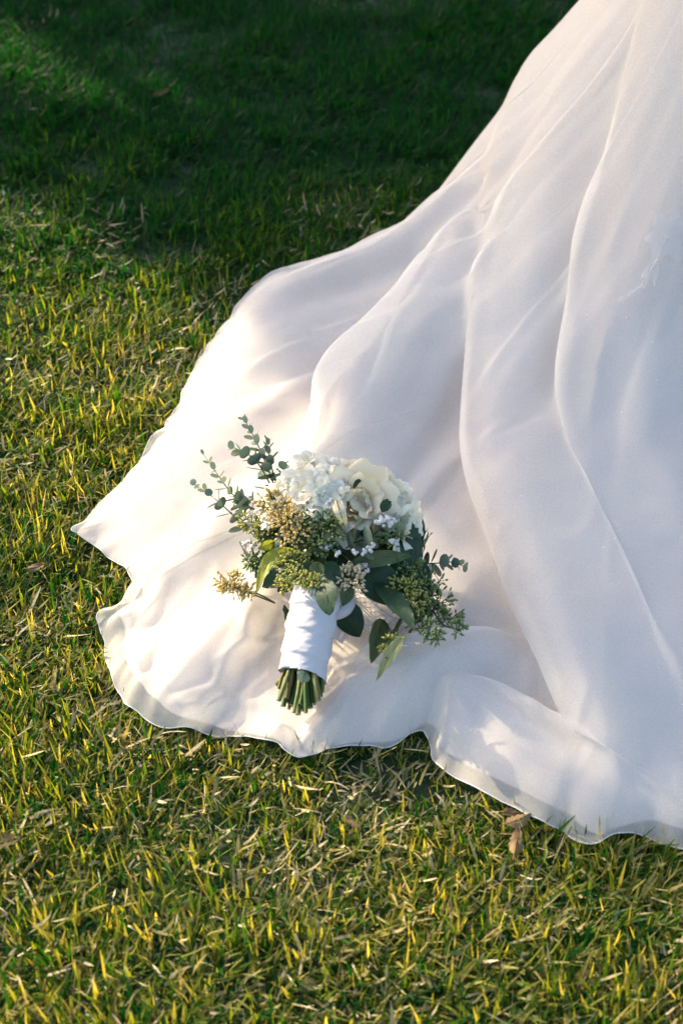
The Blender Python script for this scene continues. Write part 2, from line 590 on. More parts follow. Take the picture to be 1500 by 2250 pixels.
# ------------------------------------------------------------------ lawn
def lawn_materials():
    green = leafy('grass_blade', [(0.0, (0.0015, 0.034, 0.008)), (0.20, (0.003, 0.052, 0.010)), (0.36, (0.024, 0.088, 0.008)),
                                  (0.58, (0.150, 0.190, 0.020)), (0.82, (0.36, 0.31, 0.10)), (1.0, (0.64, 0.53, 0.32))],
                  transl=0.5, tcol=(1.95, 1.7, 0.34), rough=0.5, spec=0.15, noise=3.0, mix=0.25, shade_tint=(2.6, 3.4, 0.33))
    straw = leafy('dry_clipping', [(0.0, (0.11, 0.12, 0.025)), (0.4, (0.22, 0.19, 0.06)), (0.75, (0.42, 0.34, 0.18)), (1.0, (0.70, 0.58, 0.40))],
                  transl=0.2, rough=0.5, spec=0.4, noise=40, mix=0.3)
    soil, nt, out = new_mat('lawn_soil')
    tc = N(nt, 'ShaderNodeTexCoord')
    nz = N(nt, 'ShaderNodeTexNoise')
    nz.inputs['Scale'].default_value = 35
    nz.inputs['Detail'].default_value = 8
    nt.links.new(tc.outputs['Object'], nz.inputs['Vector'])
    r = ramp(nt, [(0.3, (0.010, 0.020, 0.006)), (0.55, (0.018, 0.040, 0.010)), (0.75, (0.035, 0.045, 0.018))])
    nt.links.new(nz.outputs['Fac'], r.inputs[0])
    p = N(nt, 'ShaderNodeBsdfPrincipled')
    p.inputs['Roughness'].default_value = 0.9
    nt.links.new(r.outputs[0], p.inputs['Base Color'])
    b = N(nt, 'ShaderNodeBump')
    b.inputs['Distance'].default_value = 0.02
    nt.links.new(nz.outputs['Fac'], b.inputs['Height'])
    nt.links.new(b.outputs[0], p.inputs['Normal'])
    nt.links.new(p.outputs[0], out.inputs['Surface'])
    return green, straw, soil


M_GREEN, M_STRAW, M_SOIL = lawn_materials()

# ground sheet
gx = np.concatenate([[-300, -60, -15, -5], np.linspace(-3, 3, 31), [5, 15, 60, 300]])
gy = np.concatenate([[-300, -60, -15, -4], np.linspace(-2, 6, 41), [10, 30, 80, 300]])
GX, GY = np.meshgrid(gx, gy, indexing='ij')
near = (np.abs(GX) < 4) & (GY > -3) & (GY < 8)
GZ = np.where(near, 0.004 * vnoise(GX, GY, 3, 3.0), 0.0)
mb = MB()
mb.grid(np.stack([GX, GY, GZ], -1))
ground = link('lawn', mb.mesh('lawn', M_SOIL))
ground['kind'] = 'structure'


def blades(x, y, length, width, az, lean, curl, twist, z0=None, rows=4):
    """ribbon blades: root, azimuth of lean, lean from upright (rad), extra bend along the blade"""
    n = len(x)
    t = np.linspace(0, 1, rows)
    th = lean[:, None] + curl[:, None] * t[None, :]
    ds = length[:, None] / (rows - 1)
    r = np.zeros((n, rows)); z = np.zeros((n, rows))
    for k in range(1, rows):
        tm = 0.5 * (th[:, k] + th[:, k - 1])
        r[:, k] = r[:, k - 1] + ds[:, 0] * np.sin(tm)
        z[:, k] = z[:, k - 1] + ds[:, 0] * np.cos(tm)
    ca, sa = np.cos(az)[:, None], np.sin(az)[:, None]
    cx = x[:, None] + r * ca
    cy = y[:, None] + r * sa
    cz = z + (0 if z0 is None else z0[:, None])
    prof = np.interp(t, [0, 0.25, 0.7, 1.0], [0.75, 1.0, 0.85, 0.16])
    wa = az[:, None] + np.pi / 2 + twist[:, None] * (0.4 + t[None, :])
    wx, wy = np.cos(wa) * width[:, None] * prof / 2, np.sin(wa) * width[:, None] * prof / 2
    L = np.stack([cx - wx, cy - wy, cz], -1)
    R = np.stack([cx + wx, cy + wy, cz + 0.15 * width[:, None]], -1)
    V = np.stack([L, R], 2).reshape(n, rows * 2, 3)
    base = (np.arange(n) * rows * 2)[:, None, None]
    q = np.array([[2 * k, 2 * k + 1, 2 * k + 3, 2 * k + 2] for k in range(rows - 1)])[None]
    return V.reshape(-1, 3), (base + q).reshape(-1, 4)


def scatter(n_per_m2, seed):
    """roots over the strip of lawn the lens can reach, with a margin to either side, thinning with distance"""
    r = np.random.default_rng(seed)
    y0, y1 = 0.45, 4.7
    N0 = int(n_per_m2 * (y1 - y0) * 3.0)
    y = r.uniform(y0, y1, N0)
    x = r.uniform(-1.5, 1.5, N0)
    half = 0.36 * y + 0.25
    keep = (np.abs(x) < half) & (r.uniform(0, 1, N0) < np.clip(1.25 - 0.16 * y, 0.5, 1))
    return x[keep], y[keep], r


x, y, r = scatter(74000, 11)
tuft = vnoise(x, y, 21, 9.0) * 0.6 + vnoise(x, y, 22, 26.0) * 0.4
keep = r.uniform(-1.0, 0.95, len(x)) < 1.25 * tuft + 0.22
x, y, tuft = x[keep], y[keep], tuft[keep]
n = len(x)
az = 2.2 * vnoise(x, y, 31, 5.0) + 1.3 * vnoise(x, y, 32, 18.0) + r.normal(0, 1.3, n) + 0.3
length = (0.031 + 0.016 * r.uniform(0, 1, n) ** 1.5 + 0.012 * (tuft + 0.2)) * r.uniform(0.65, 1.25, n)
width = 0.0014 + 0.0042 * r.uniform(0, 1, n) ** 1.7
lean = np.abs(r.normal(0.85, 0.45, n))
curl = r.normal(0.45, 0.7, n)
inn = inside(HEM, x, y)
dist = np.full(n, 9.0)
dist[inn] = poly_dist(HEM[::3, :2], x[inn], y[inn])
ok = ~(inn & (dist > 0.11))
x, y, az, length, width, lean, curl, inn, dist = [a[ok] for a in (x, y, az, length, width, lean, curl, inn, dist)]
length = np.where(inn, np.minimum(length, 0.018), length)
n = len(x)
V, Fq = blades(x, y, length, width, az, lean, curl, r.normal(0, 0.5, n), rows=3)
zcap = np.repeat(inn, 6)
V[:, 2] = np.where(zcap, np.minimum(V[:, 2], 0.017), V[:, 2])
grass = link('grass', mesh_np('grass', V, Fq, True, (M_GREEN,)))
grass['kind'] = 'stuff'
grass['label'] = 'short mown green grass covering the whole lawn'
grass['category'] = 'grass'
print('blades', n)

# pale clippings lying on and between the blades
x, y, r = scatter(15000, 12)
clump = vnoise(x, y, 41, 4.0) + 0.5 * vnoise(x, y, 42, 15.0)
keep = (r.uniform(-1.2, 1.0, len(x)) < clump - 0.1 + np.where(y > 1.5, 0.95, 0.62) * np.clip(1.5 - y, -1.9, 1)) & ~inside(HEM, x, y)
x, y = x[keep], y[keep]
n = len(x)
V, Fq = blades(x, y, 0.010 + 0.034 * r.uniform(0, 1, n) ** 1.8, 0.0012 + 0.0038 * r.uniform(0, 1, n) ** 2.0, 0.5 + r.normal(0, 1.1, n), r.uniform(0.9, 1.75, n), r.normal(0.1, 0.9, n),
               r.normal(0, 0.8, n), z0=r.uniform(0.000, 0.022, n))
clip = link('dry_grass_clippings', mesh_np('dry_grass_clippings', V, Fq, True, (M_STRAW,)))
clip['kind'] = 'stuff'
clip['label'] = 'pale dry clippings strewn over the lawn'
clip['category'] = 'clippings'
print('clippings', n)


# ------------------------------------------------------------------ tree out of the picture, up-sun, its crown shaped to shade the back of the lawn
def tree():
    along = SUN_TO
    side = np.array([-SUN_TO[1], SUN_TO[0]])          # to the picture's lower left of the light's path is negative
    foot0 = np.array([0.45, 2.65])                     # middle of the shade
    base = foot0 + along * 8.5
    o = bpy.data.objects.new('shade_tree', None)
    COL.objects.link(o)
    o.location = (base[0], base[1], 0)
    tag(o, 'leafy tree beyond the left edge with its crown shaped to shade the far lawn', 'tree')
    bark, nt, out = new_mat('bark')
    nz = N(nt, 'ShaderNodeTexNoise')
    nz.inputs['Scale'].default_value = 14
    nz.inputs['Detail'].default_value = 6
    rp = ramp(nt, [(0.3, (0.06, 0.045, 0.03)), (0.7, (0.17, 0.13, 0.09))])
    nt.links.new(nz.outputs['Fac'], rp.inputs[0])
    p = N(nt, 'ShaderNodeBsdfPrincipled')
    p.inputs['Roughness'].default_value = 0.9
    nt.links.new(rp.outputs[0], p.inputs['Base Color'])
    nt.links.new(p.outputs[0], out.inputs['Surface'])
    t = MB()
    t.tube([(0, 0, -0.1), (0.02, 0, 0.5), (0.0, 0.05, 1.4), (0.05, 0.05, 2.6), (0.0, 0.0, 4.2), (0.03, 0, 5.6)], [0.26, 0.2, 0.17, 0.14, 0.09, 0.03], 10)
    rr = random.Random(3)
    for k in range(16):
        a = rr.uniform(0, 6.28)
        z = rr.uniform(1.6, 4.8)
        L = rr.uniform(0.9, 1.7)
        t.tube([(0, 0, z), (0.5 * L * math.cos(a), 0.5 * L * math.sin(a), z + 0.35 * L), (L * math.cos(a), L * math.sin(a), z + 0.55 * L)], [0.06, 0.04, 0.012], 6)
    link('trunk', t.mesh('trunk', bark), o)
    g = np.random.default_rng(5)
    n = 60000
    d = g.normal(0, 1, (n, 3))
    d /= np.linalg.norm(d, axis=1)[:, None]
    R = np.array([2.6, 2.6, 2.3])
    rad = g.uniform(0.1, 1, n) ** 0.45
    lump = 1 + 0.12 * vnoise(d[:, 0] * 2, d[:, 1] * 2 + d[:, 2] * 3, 8, 1.5)
    c = d * (rad * lump)[:, None] * R + np.array([0, 0, 4.0])
    # crown cut to cast a drawn shade outline, with gaps for sun patches
    w = c + np.array([base[0], base[1], 0])
    sh = w[:, :2] - along * (w[:, 2] / math.tan(SUN_EL))[:, None]
    shade_outline = np.array([at(u, v, 0.03)[:2] for u, v in ((-500, 250), (0, 350), (250, 490), (500, 625), (740, 790), (900, 950), (1060, 1125), (1170, 1330), (1250, 1540), (1345, 1665), (1500, 1760), (1900, 1900))]
                   + [(3.5, 1.2), (3.5, 7.0), (-3.5, 7.0), (-3.5, 3.6)])
    jit_ = sh + 0.05 * np.stack([vnoise(sh[:, 0], sh[:, 1], 61, 9.0), vnoise(sh[:, 0], sh[:, 1], 62, 9.0)], 1) + g.normal(0, 1, (n, 2)) * np.where(sh[:, 1] < 1.6, 0.045, 0.022)[:, None]
    shade = inside(shade_outline, jit_[:, 0], jit_[:, 1])
    keep = shade
    for (gu, gv, gl, gw) in ((110, 50, 0.60, 0.22), (1000, 490, 0.16, 0.035), (1250, 900, 0.10, 0.03), (1420, 1250, 0.14, 0.03)):
        e = (sh - at(gu, gv, 0.08)[:2]) @ np.stack([along, side], 1)
        keep = keep & ((e[:, 0] / gl) ** 2 + (e[:, 1] / gw) ** 2 > (0.95 if gl > 0.5 else 0.6) + g.uniform(0, 0.5, n))
    c = c[keep]
    n = len(c)
    a1 = g.normal(0, 1, (n, 3)); a1 /= np.linalg.norm(a1, axis=1)[:, None]
    a2 = np.cross(a1, g.normal(0, 1, (n, 3))); a2 /= np.linalg.norm(a2, axis=1)[:, None]
    s = g.uniform(0.05, 0.10, n)[:, None]
    V = np.stack([c - a1 * s, c + a2 * s * 0.5, c + a1 * s, c - a2 * s * 0.5], 1).reshape(-1, 3)
    Fq = np.arange(4 * n).reshape(n, 4)
    lm = leafy('tree_leaf', [(0, (0.03, 0.07, 0.015)), (0.5, (0.06, 0.11, 0.02)), (1, (0.10, 0.14, 0.03))], transl=0.3)
    cr = link('crown', mesh_np('crown', V, Fq, False, (lm,)), o)
    return o


tree()


# ------------------------------------------------------------------ the dress
def weave_bump(nt, scale=900.0, strength=0.12):
    tc = N(nt, 'ShaderNodeTexCoord')
    nz = N(nt, 'ShaderNodeTexNoise')
    nz.inputs['Scale'].default_value = scale
    nz.inputs['Detail'].default_value = 2
    nt.links.new(tc.outputs['Object'], nz.inputs['Vector'])
    b = N(nt, 'ShaderNodeBump')
    b.inputs['Strength'].default_value = strength
    b.inputs['Distance'].default_value = 0.0015
    nt.links.new(nz.outputs['Fac'], b.inputs['Height'])
    return b, nz


def organza():
    m, nt, out = new_mat('organza')
    b, nz = weave_bump(nt, 620, 0.16)
    d = N(nt, 'ShaderNodeBsdfPrincipled')
    rc = ramp(nt, [(0.30, (0.82, 0.785, 0.745)), (0.70, (0.89, 0.85, 0.805))])
    nt.links.new(nz.outputs['Fac'], rc.inputs[0])
    nt.links.new(rc.outputs[0], d.inputs['Base Color'])
    d.inputs['Roughness'].default_value = 0.8
    d.inputs['Specular IOR Level'].default_value = 0.05
    d.inputs['Sheen Weight'].default_value = 0.0
    d.inputs['Sheen Roughness'].default_value = 0.4
    nt.links.new(b.outputs[0], d.inputs['Normal'])
    t = N(nt, 'ShaderNodeBsdfTranslucent')
    t.inputs['Color'].default_value = (0.88, 0.85, 0.81, 1)
    s1 = N(nt, 'ShaderNodeMixShader')
    s1.inputs[0].default_value = 0.5
    nt.links.new(d.outputs[0], s1.inputs[1])
    nt.links.new(t.outputs[0], s1.inputs[2])
    tr = N(nt, 'ShaderNodeBsdfTransparent')
    s2 = N(nt, 'ShaderNodeMixShader')
    r = ramp(nt, [(0.30, (0.31,) * 3), (0.70, (0.49,) * 3)])     # open threads of the weave
    nt.links.new(nz.outputs['Fac'], r.inputs[0])
    nt.links.new(r.outputs[0], s2.inputs[0])
    nt.links.new(s1.outputs[0], s2.inputs[1])
    nt.links.new(tr.outputs[0], s2.inputs[2])
    nt.links.new(s2.outputs[0], out.inputs['Surface'])
    return m


def lining_mat():
    m, nt, out = new_mat('satin_lining')
    b, nz = weave_bump(nt, 500, 0.05)
    tc = N(nt, 'ShaderNodeTexCoord')
    big = N(nt, 'ShaderNodeTexNoise')
    big.inputs['Scale'].default_value = 4.0
    nt.links.new(tc.outputs['Object'], big.inputs['Vector'])
    r = ramp(nt, [(0.35, (0.83, 0.765, 0.71)), (0.65, (0.85, 0.735, 0.665))])
    nt.links.new(big.outputs['Fac'], r.inputs[0])
    d = N(nt, 'ShaderNodeBsdfPrincipled')
    d.inputs['Roughness'].default_value = 0.75
    d.inputs['Specular IOR Level'].default_value = 0.1
    nt.links.new(r.outputs[0], d.inputs['Base Color'])
    nt.links.new(b.outputs[0], d.inputs['Normal'])
    t = N(nt, 'ShaderNodeBsdfTranslucent')
    t.inputs['Color'].default_value = (0.86, 0.76, 0.71, 1)
    s1 = N(nt, 'ShaderNodeMixShader')
    s1.inputs[0].default_value = 0.30
    nt.links.new(d.outputs[0], s1.inputs[1])
    nt.links.new(t.outputs[0], s1.inputs[2])
    nt.links.new(s1.outputs[0], out.inputs['Surface'])
    return m


M_ORG, M_LIN = organza(), lining_mat()
DRESS0 = np.array([WAIST[0], WAIST[1], 0.0])


def skirt(hem, nt_, widen, gain, drop, hemlift=True, lap=1.0):
    """rings from the waist to the hem; the height of every point comes from the folds"""
    ns = len(hem)
    ang = np.arctan2(hem[:, 1] - WAIST[1], hem[:, 0] - WAIST[0])
    wp = WAIST + 0.13 * np.stack([np.cos(ang), np.sin(ang)], 1)
    t = 1 - (1 - np.linspace(0, 1, nt_)) ** 1.15
    t = t * 0.6 + np.linspace(0, 1, nt_) * 0.4
    P = wp[:, None, :] * (1 - t)[None, :, None] + hem[:, None, :2] * t[None, :, None]
    X, Y = P[..., 0], P[..., 1]
    throw = (np.zeros_like(X), np.zeros_like(X))
    Z = cloth_h(X, Y, widen, gain, throw)
    sdx, sdy = throw
    # slight unevenness of laid cloth
    Z = Z + 0.0022 * vnoise(X, Y, 51, 16.0) + 0.0012 * vnoise(X, Y, 52, 38.0)
    lay = np.clip((0.5 - Z) / 0.3, 0, 1)
    a2 = np.arctan2(Y - WAIST[1], X - WAIST[0])
    rr = np.hypot(X - WAIST[0], Y - WAIST[1])
    Z = Z + 0.0045 * vnoise(a2 * 14, rr * 1.5, 53, 1.0) * np.clip((1.15 - rr) / 0.5, 0, 1) * np.clip(rr / 0.3, 0, 1)
    if hemlift:
        L = np.linalg.norm(hem[:, :2] - wp, axis=1)
        dist = (1 - t)[None, :] * L[:, None]
        dz = hem[:, 2] - Z[:, -1]
        Z = Z + dz[:, None] * np.exp(-(dist / 0.035) ** 1.5)
    Z = np.maximum(Z - drop, 0.012)
    fade = np.clip((1 - t)[None, :] / 0.04, 0, 1)
    return X + lap * sdx * fade, Y + lap * sdy * fade, Z


def smooth_rows(Z, k):
    for _ in range(k):
        Z[:, 1:-1] = 0.5 * Z[:, 1:-1] + 0.25 * (Z[:, :-2] + Z[:, 2:])
        Z = 0.5 * Z + 0.25 * (np.roll(Z, 1, 0) + np.roll(Z, -1, 0))
    return Z


def grid_mesh(name, X, Y, Z, mat):
    ns, nt_ = X.shape
    V = np.stack([X, Y, Z], -1).reshape(-1, 3) - DRESS0
    i = np.arange(ns)[:, None]
    j = np.arange(nt_ - 1)[None, :]
    a = i * nt_ + j
    b = ((i + 1) % ns) * nt_ + j
    Fq = np.stack([a, a + 1, b + 1, b], -1).reshape(-1, 4)
    return mesh_np(name, V, Fq, True, (mat,))


dress = bpy.data.objects.new('wedding_dress', None)
COL.objects.link(dress)
dress.location = DRESS0
tag(dress, 'white organza wedding dress with its long train spread over the lawn', 'dress')

X, Y, Z = skirt(HEM, 280, 1.0, 1.0, 0.0)
Z = smooth_rows(Z, 2)
OUT = (X, Y, Z)
link('organza_overskirt', grid_mesh('organza_overskirt', X, Y, Z, M_ORG), dress)
edge = MB()
edge.tube(np.vstack([np.stack([X[:, -1], Y[:, -1], Z[:, -1]], 1), [[X[0, -1], Y[0, -1], Z[0, -1]]]]), 0.0005, 5, False)
M_EDGE, nt, out = new_mat('hem_thread')
p = N(nt, 'ShaderNodeBsdfPrincipled')
p.inputs['Base Color'].default_value = (0.85, 0.84, 0.82, 1)
p.inputs['Roughness'].default_value = 0.6
nt.links.new(p.outputs[0], out.inputs['Surface'])
link('rolled_hem', edge.mesh('rolled_hem', M_EDGE, DRESS0), dress)

# lining: shorter, its own softer folds
cen = WAIST[None, :]
hd = HEM[:, :2] - cen
L = np.linalg.norm(hd, axis=1)
sm = L.copy()
for _ in range(60):
    sm = 0.5 * sm + 0.25 * (np.roll(sm, 1) + np.roll(sm, -1))
idx = np.arange(len(HEM)) / len(HEM)
front = np.clip((1.50 - HEM[:, 1]) / 0.12, 0, 1)
gapw = 0.005 + front * np.clip(0.003 + 0.016 * np.clip((HEM[:, 0] - 0.08) / 0.06, 0, 1) + 0.018 * np.clip((-0.16 - HEM[:, 0]) / 0.08, 0, 1) + 0.012 * vnoise(idx * 45, 0 * idx, 5, 1.0), 0, 1)
Lnew = np.minimum(0.3 * sm + 0.7 * L - gapw, L - 0.5 * gapw)
HEM2 = np.concatenate([cen + hd / L[:, None] * Lnew[:, None], HEM[:, 2:] - 0.002], 1)[::2]
X2, Y2, Z2 = skirt(HEM2, 200, 1.35, 0.68, 0.0, hemlift=True, lap=0.3)
Z2 = smooth_rows(Z2, 3) - 0.004
# keep it under every sheet of the overskirt
_c = 0.010
_nx, _ny = 270, 240
_zl = np.full((_nx, _ny), 9.0)
_i = np.clip(((X.ravel() + 0.9) / _c).astype(int), 0, _nx - 1)
_j = np.clip(((Y.ravel() - 0.8) / _c).astype(int), 0, _ny - 1)
np.minimum.at(_zl, (_i, _j), Z.ravel())
_zl = np.minimum.reduce([_zl, np.roll(_zl, 1, 0), np.roll(_zl, -1, 0), np.roll(_zl, 1, 1), np.roll(_zl, -1, 1)])
_lim = _zl[np.clip(((X2 + 0.9) / _c).astype(int), 0, _nx - 1), np.clip(((Y2 - 0.8) / _c).astype(int), 0, _ny - 1)]
_flat = np.clip((0.30 - Z2) / 0.1, 0, 1)
Z2 = np.where(_lim < 8, np.minimum(Z2, _lim - 0.003 + (1 - _flat) * 0.02), Z2)
for _ in range(4):
    Z2 = np.minimum(Z2, smooth_rows(Z2.copy(), 2))
Z2 = np.maximum(np.minimum(Z2, cloth_h(X2, Y2) - 0.004), 0.018)
link('lining', grid_mesh('lining', X2, Y2, Z2, M_LIN), dress)


# height of the finished cloth, for things laid on it
_cell = 0.008
_zx, _zy = np.meshgrid(np.arange(-0.7, 1.0, _cell), np.arange(0.85, 2.3, _cell), indexing='ij')
_zm = np.full(_zx.shape, -1.0)
ii = ((OUT[0].ravel() + 0.7) / _cell).astype(int)
jj = ((OUT[1].ravel() - 0.85) / _cell).astype(int)
okc = (ii >= 0) & (ii < _zm.shape[0]) & (jj >= 0) & (jj < _zm.shape[1])
np.maximum.at(_zm, (ii[okc], jj[okc]), OUT[2].ravel()[okc])
for _ in range(3):
    hole = _zm < 0
    nb = np.maximum.reduce([np.roll(_zm, 1, 0), np.roll(_zm, -1, 0), np.roll(_zm, 1, 1), np.roll(_zm, -1, 1)])
    _zm[hole] = nb[hole]


def zs(x, y):
    i = int(np.clip((x + 0.7) / _cell, 0, _zm.shape[0] - 1))
    j = int(np.clip((y - 0.85) / _cell, 0, _zm.shape[1] - 1))
    return max(float(_zm[i, j]), GRASS_Z)


def on(u, v, dz=0.0):
    """point over photo pixel (u, v), dz above the cloth"""
    p = at(u, v, 0.05)
    for _ in range(15):
        p = 0.4 * p + 0.6 * at(u, v, zs(p[0], p[1]) + dz)
    return p


# ------------------------------------------------------------------ bouquet
BQ0 = on(690, 1380)
bouquet = bpy.data.objects.new('bridal_bouquet', None)
COL.objects.link(bouquet)
bouquet.location = BQ0
tag(bouquet, 'bridal bouquet of white flowers and greenery lying on the spread dress train', 'bouquet')
T0 = Matrix.Translation(Vector(-BQ0))


def unit(v):
    v = np.asarray(v, float)
    return v / (np.linalg.norm(v) + 1e-12)


def frame(o, z, x=None, s=1.0):
    """matrix (local to the bouquet) with its z along z"""
    z = unit(z)
    if x is None:
        x = np.array([random.uniform(-1, 1), random.uniform(-1, 1), random.uniform(-1, 1)])
    x = unit(np.asarray(x, float) - np.dot(x, z) * z)
    y = np.cross(z, x)
    M = Matrix(((x[0] * s, y[0] * s, z[0] * s, o[0]), (x[1] * s, y[1] * s, z[1] * s, o[1]), (x[2] * s, y[2] * s, z[2] * s, o[2]), (0, 0, 0, 1)))
    return T0 @ M


def part(name, mb, mat, parent=None, label=None):
    o = link(name, mb.mesh(name, mat, BQ0), parent or bouquet)
    if label:
        o['label'] = label
    return o


HC = on(742, 1126, 0.088)
HR = np.array([0.128, 0.118, 0.092])


def hit(u, v, k=1.0):
    """where the sight line of a photo pixel meets the rounded head of the bouquet (scaled k), and the way out there"""
    p1 = at(u, v, 0.0)
    d = unit(p1 - CAM)
    R = HR * k
    o = (CAM - HC) / R
    dd = d / R
    a, b, c = dd @ dd, 2 * o @ dd, o @ o - 1
    disc = b * b - 4 * a * c
    if disc < 0:
        t = -b / (2 * a)
        p = CAM + d * t
        n = unit((p - HC) / R)
        return p, n
    t = (-b - math.sqrt(disc)) / (2 * a)
    p = CAM + d * t
    return p, unit((p - HC) / R / R)


M_WHITE = leafy('white_petal', [(0, (0.85, 0.79, 0.61)), (0.5, (0.89, 0.86, 0.75)), (1, (0.92, 0.90, 0.83))], transl=0.32, tcol=(1.0, 0.95, 0.78), rough=0.55, spec=0.2, noise=90, bump=0.15)
M_CREAM = leafy('cream_petal', [(0, (0.78, 0.66, 0.42)), (0.5, (0.82, 0.75, 0.58)), (1, (0.84, 0.80, 0.69))], transl=0.30, tcol=(1.0, 0.92, 0.66), rough=0.5, spec=0.25, noise=50, bump=0.1)
M_EUC = leafy('eucalyptus_leaf', [(0, (0.075, 0.125, 0.095)), (0.5, (0.14, 0.20, 0.15)), (1, (0.24, 0.30, 0.21))], transl=0.18, rough=0.55, spec=0.3, noise=40)
M_EUCL = leafy('pale_eucalyptus_leaf', [(0, (0.13, 0.19, 0.14)), (0.5, (0.21, 0.27, 0.19)), (1, (0.32, 0.35, 0.20))], transl=0.22, rough=0.55, spec=0.3, noise=40)
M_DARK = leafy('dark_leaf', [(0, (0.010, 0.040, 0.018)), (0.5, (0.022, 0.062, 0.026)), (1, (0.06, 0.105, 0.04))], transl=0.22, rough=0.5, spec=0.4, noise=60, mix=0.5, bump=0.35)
M_MID = leafy('olive_leaf', [(0, (0.045, 0.085, 0.03)), (0.5, (0.08, 0.12, 0.04)), (1, (0.14, 0.17, 0.06))], transl=0.28, rough=0.5, spec=0.4, noise=60, mix=0.5, bump=0.35)
M_YEL = leafy('yellow_green_leaf', [(0, (0.22, 0.28, 0.03)), (0.5, (0.32, 0.36, 0.05)), (1, (0.45, 0.44, 0.12))], transl=0.4, tcol=(1.2, 1.1, 0.5), rough=0.45, spec=0.4, noise=30)
M_PALEYEL = leafy('pale_lance_leaf', [(0, (0.30, 0.31, 0.12)), (0.5, (0.40, 0.40, 0.18)), (1, (0.50, 0.47, 0.25))], transl=0.3, rough=0.45, spec=0.4, noise=30)
M_SEEDT = leafy('tan_seed', [(0, (0.350, 0.267, 0.081)), (0.5, (0.617, 0.438, 0.146)), (1, (0.800, 0.685, 0.307))], transl=0.05, rough=0.5, spec=0.35, noise=60)
M_SEEDG = leafy('green_seed', [(0, (0.140, 0.194, 0.037)), (0.5, (0.303, 0.324, 0.073)), (1, (0.607, 0.497, 0.147))], transl=0.05, rough=0.5, spec=0.35, noise=60)
M_SEEDC = leafy('cream_seed', [(0, (0.450, 0.375, 0.188)), (0.5, (0.650, 0.537, 0.325)), (1, (0.800, 0.700, 0.475))], transl=0.05, rough=0.5, spec=0.35, noise=60)
M_SEEDD = leafy('dark_seed', [(0, (0.070, 0.128, 0.043)), (0.5, (0.138, 0.204, 0.065)), (1, (0.303, 0.332, 0.108))], transl=0.05, rough=0.5, spec=0.35, noise=60)
M_STEM = leafy('cut_stem', [(0, (0.018, 0.050, 0.010)), (0.4, (0.05, 0.095, 0.018)), (0.65, (0.14, 0.15, 0.05)), (0.82, (0.22, 0.12, 0.05)), (1, (0.30, 0.22, 0.11))], transl=0.0, rough=0.6, spec=0.25, noise=130, mix=0.45, bump=0.4)
M_CUT = leafy('stem_pith', [(0, (0.42, 0.33, 0.19)), (1, (0.62, 0.50, 0.33))], transl=0.05, rough=0.7, spec=0.2)
M_BREATH = leafy('tiny_white_flower', [(0, (0.74, 0.68, 0.64)), (1, (0.86, 0.84, 0.82))], transl=0.25, rough=0.6, spec=0.2, noise=120)


def fabric(name, col, transl, rough=0.6, sheer=0.0):
    m, nt, out = new_mat(name)
    b, nz = weave_bump(nt, 420, 0.25)
    d = N(nt, 'ShaderNodeBsdfPrincipled')
    d.inputs['Base Color'].default_value = (*col, 1)
    d.inputs['Roughness'].default_value = rough
    d.inputs['Specular IOR Level'].default_value = 0.3
    nt.links.new(b.outputs[0], d.inputs['Normal'])
    t = N(nt, 'ShaderNodeBsdfTranslucent')
    t.inputs['Color'].default_value = (*col, 1)
    s1 = N(nt, 'ShaderNodeMixShader')
    s1.inputs[0].default_value = transl
    nt.links.new(d.outputs[0], s1.inputs[1])
    nt.links.new(t.outputs[0], s1.inputs[2])
    last = s1
    if sheer:
        tr = N(nt, 'ShaderNodeBsdfTransparent')
        s2 = N(nt, 'ShaderNodeMixShader')
        s2.inputs[0].default_value = sheer
        nt.links.new(s1.outputs[0], s2.inputs[1])
        nt.links.new(tr.outputs[0], s2.inputs[2])
        last = s2
    nt.links.new(last.outputs[0], out.inputs['Surface'])
    return m


M_WRAP = fabric('satin_wrap', (0.60, 0.585, 0.60), 0.1)
M_LACE = fabric('lace_thread', (0.74, 0.77, 0.84), 0.1)
M_TULLE = fabric('tulle', (0.84, 0.83, 0.83), 0.4, 0.6, 0.72)

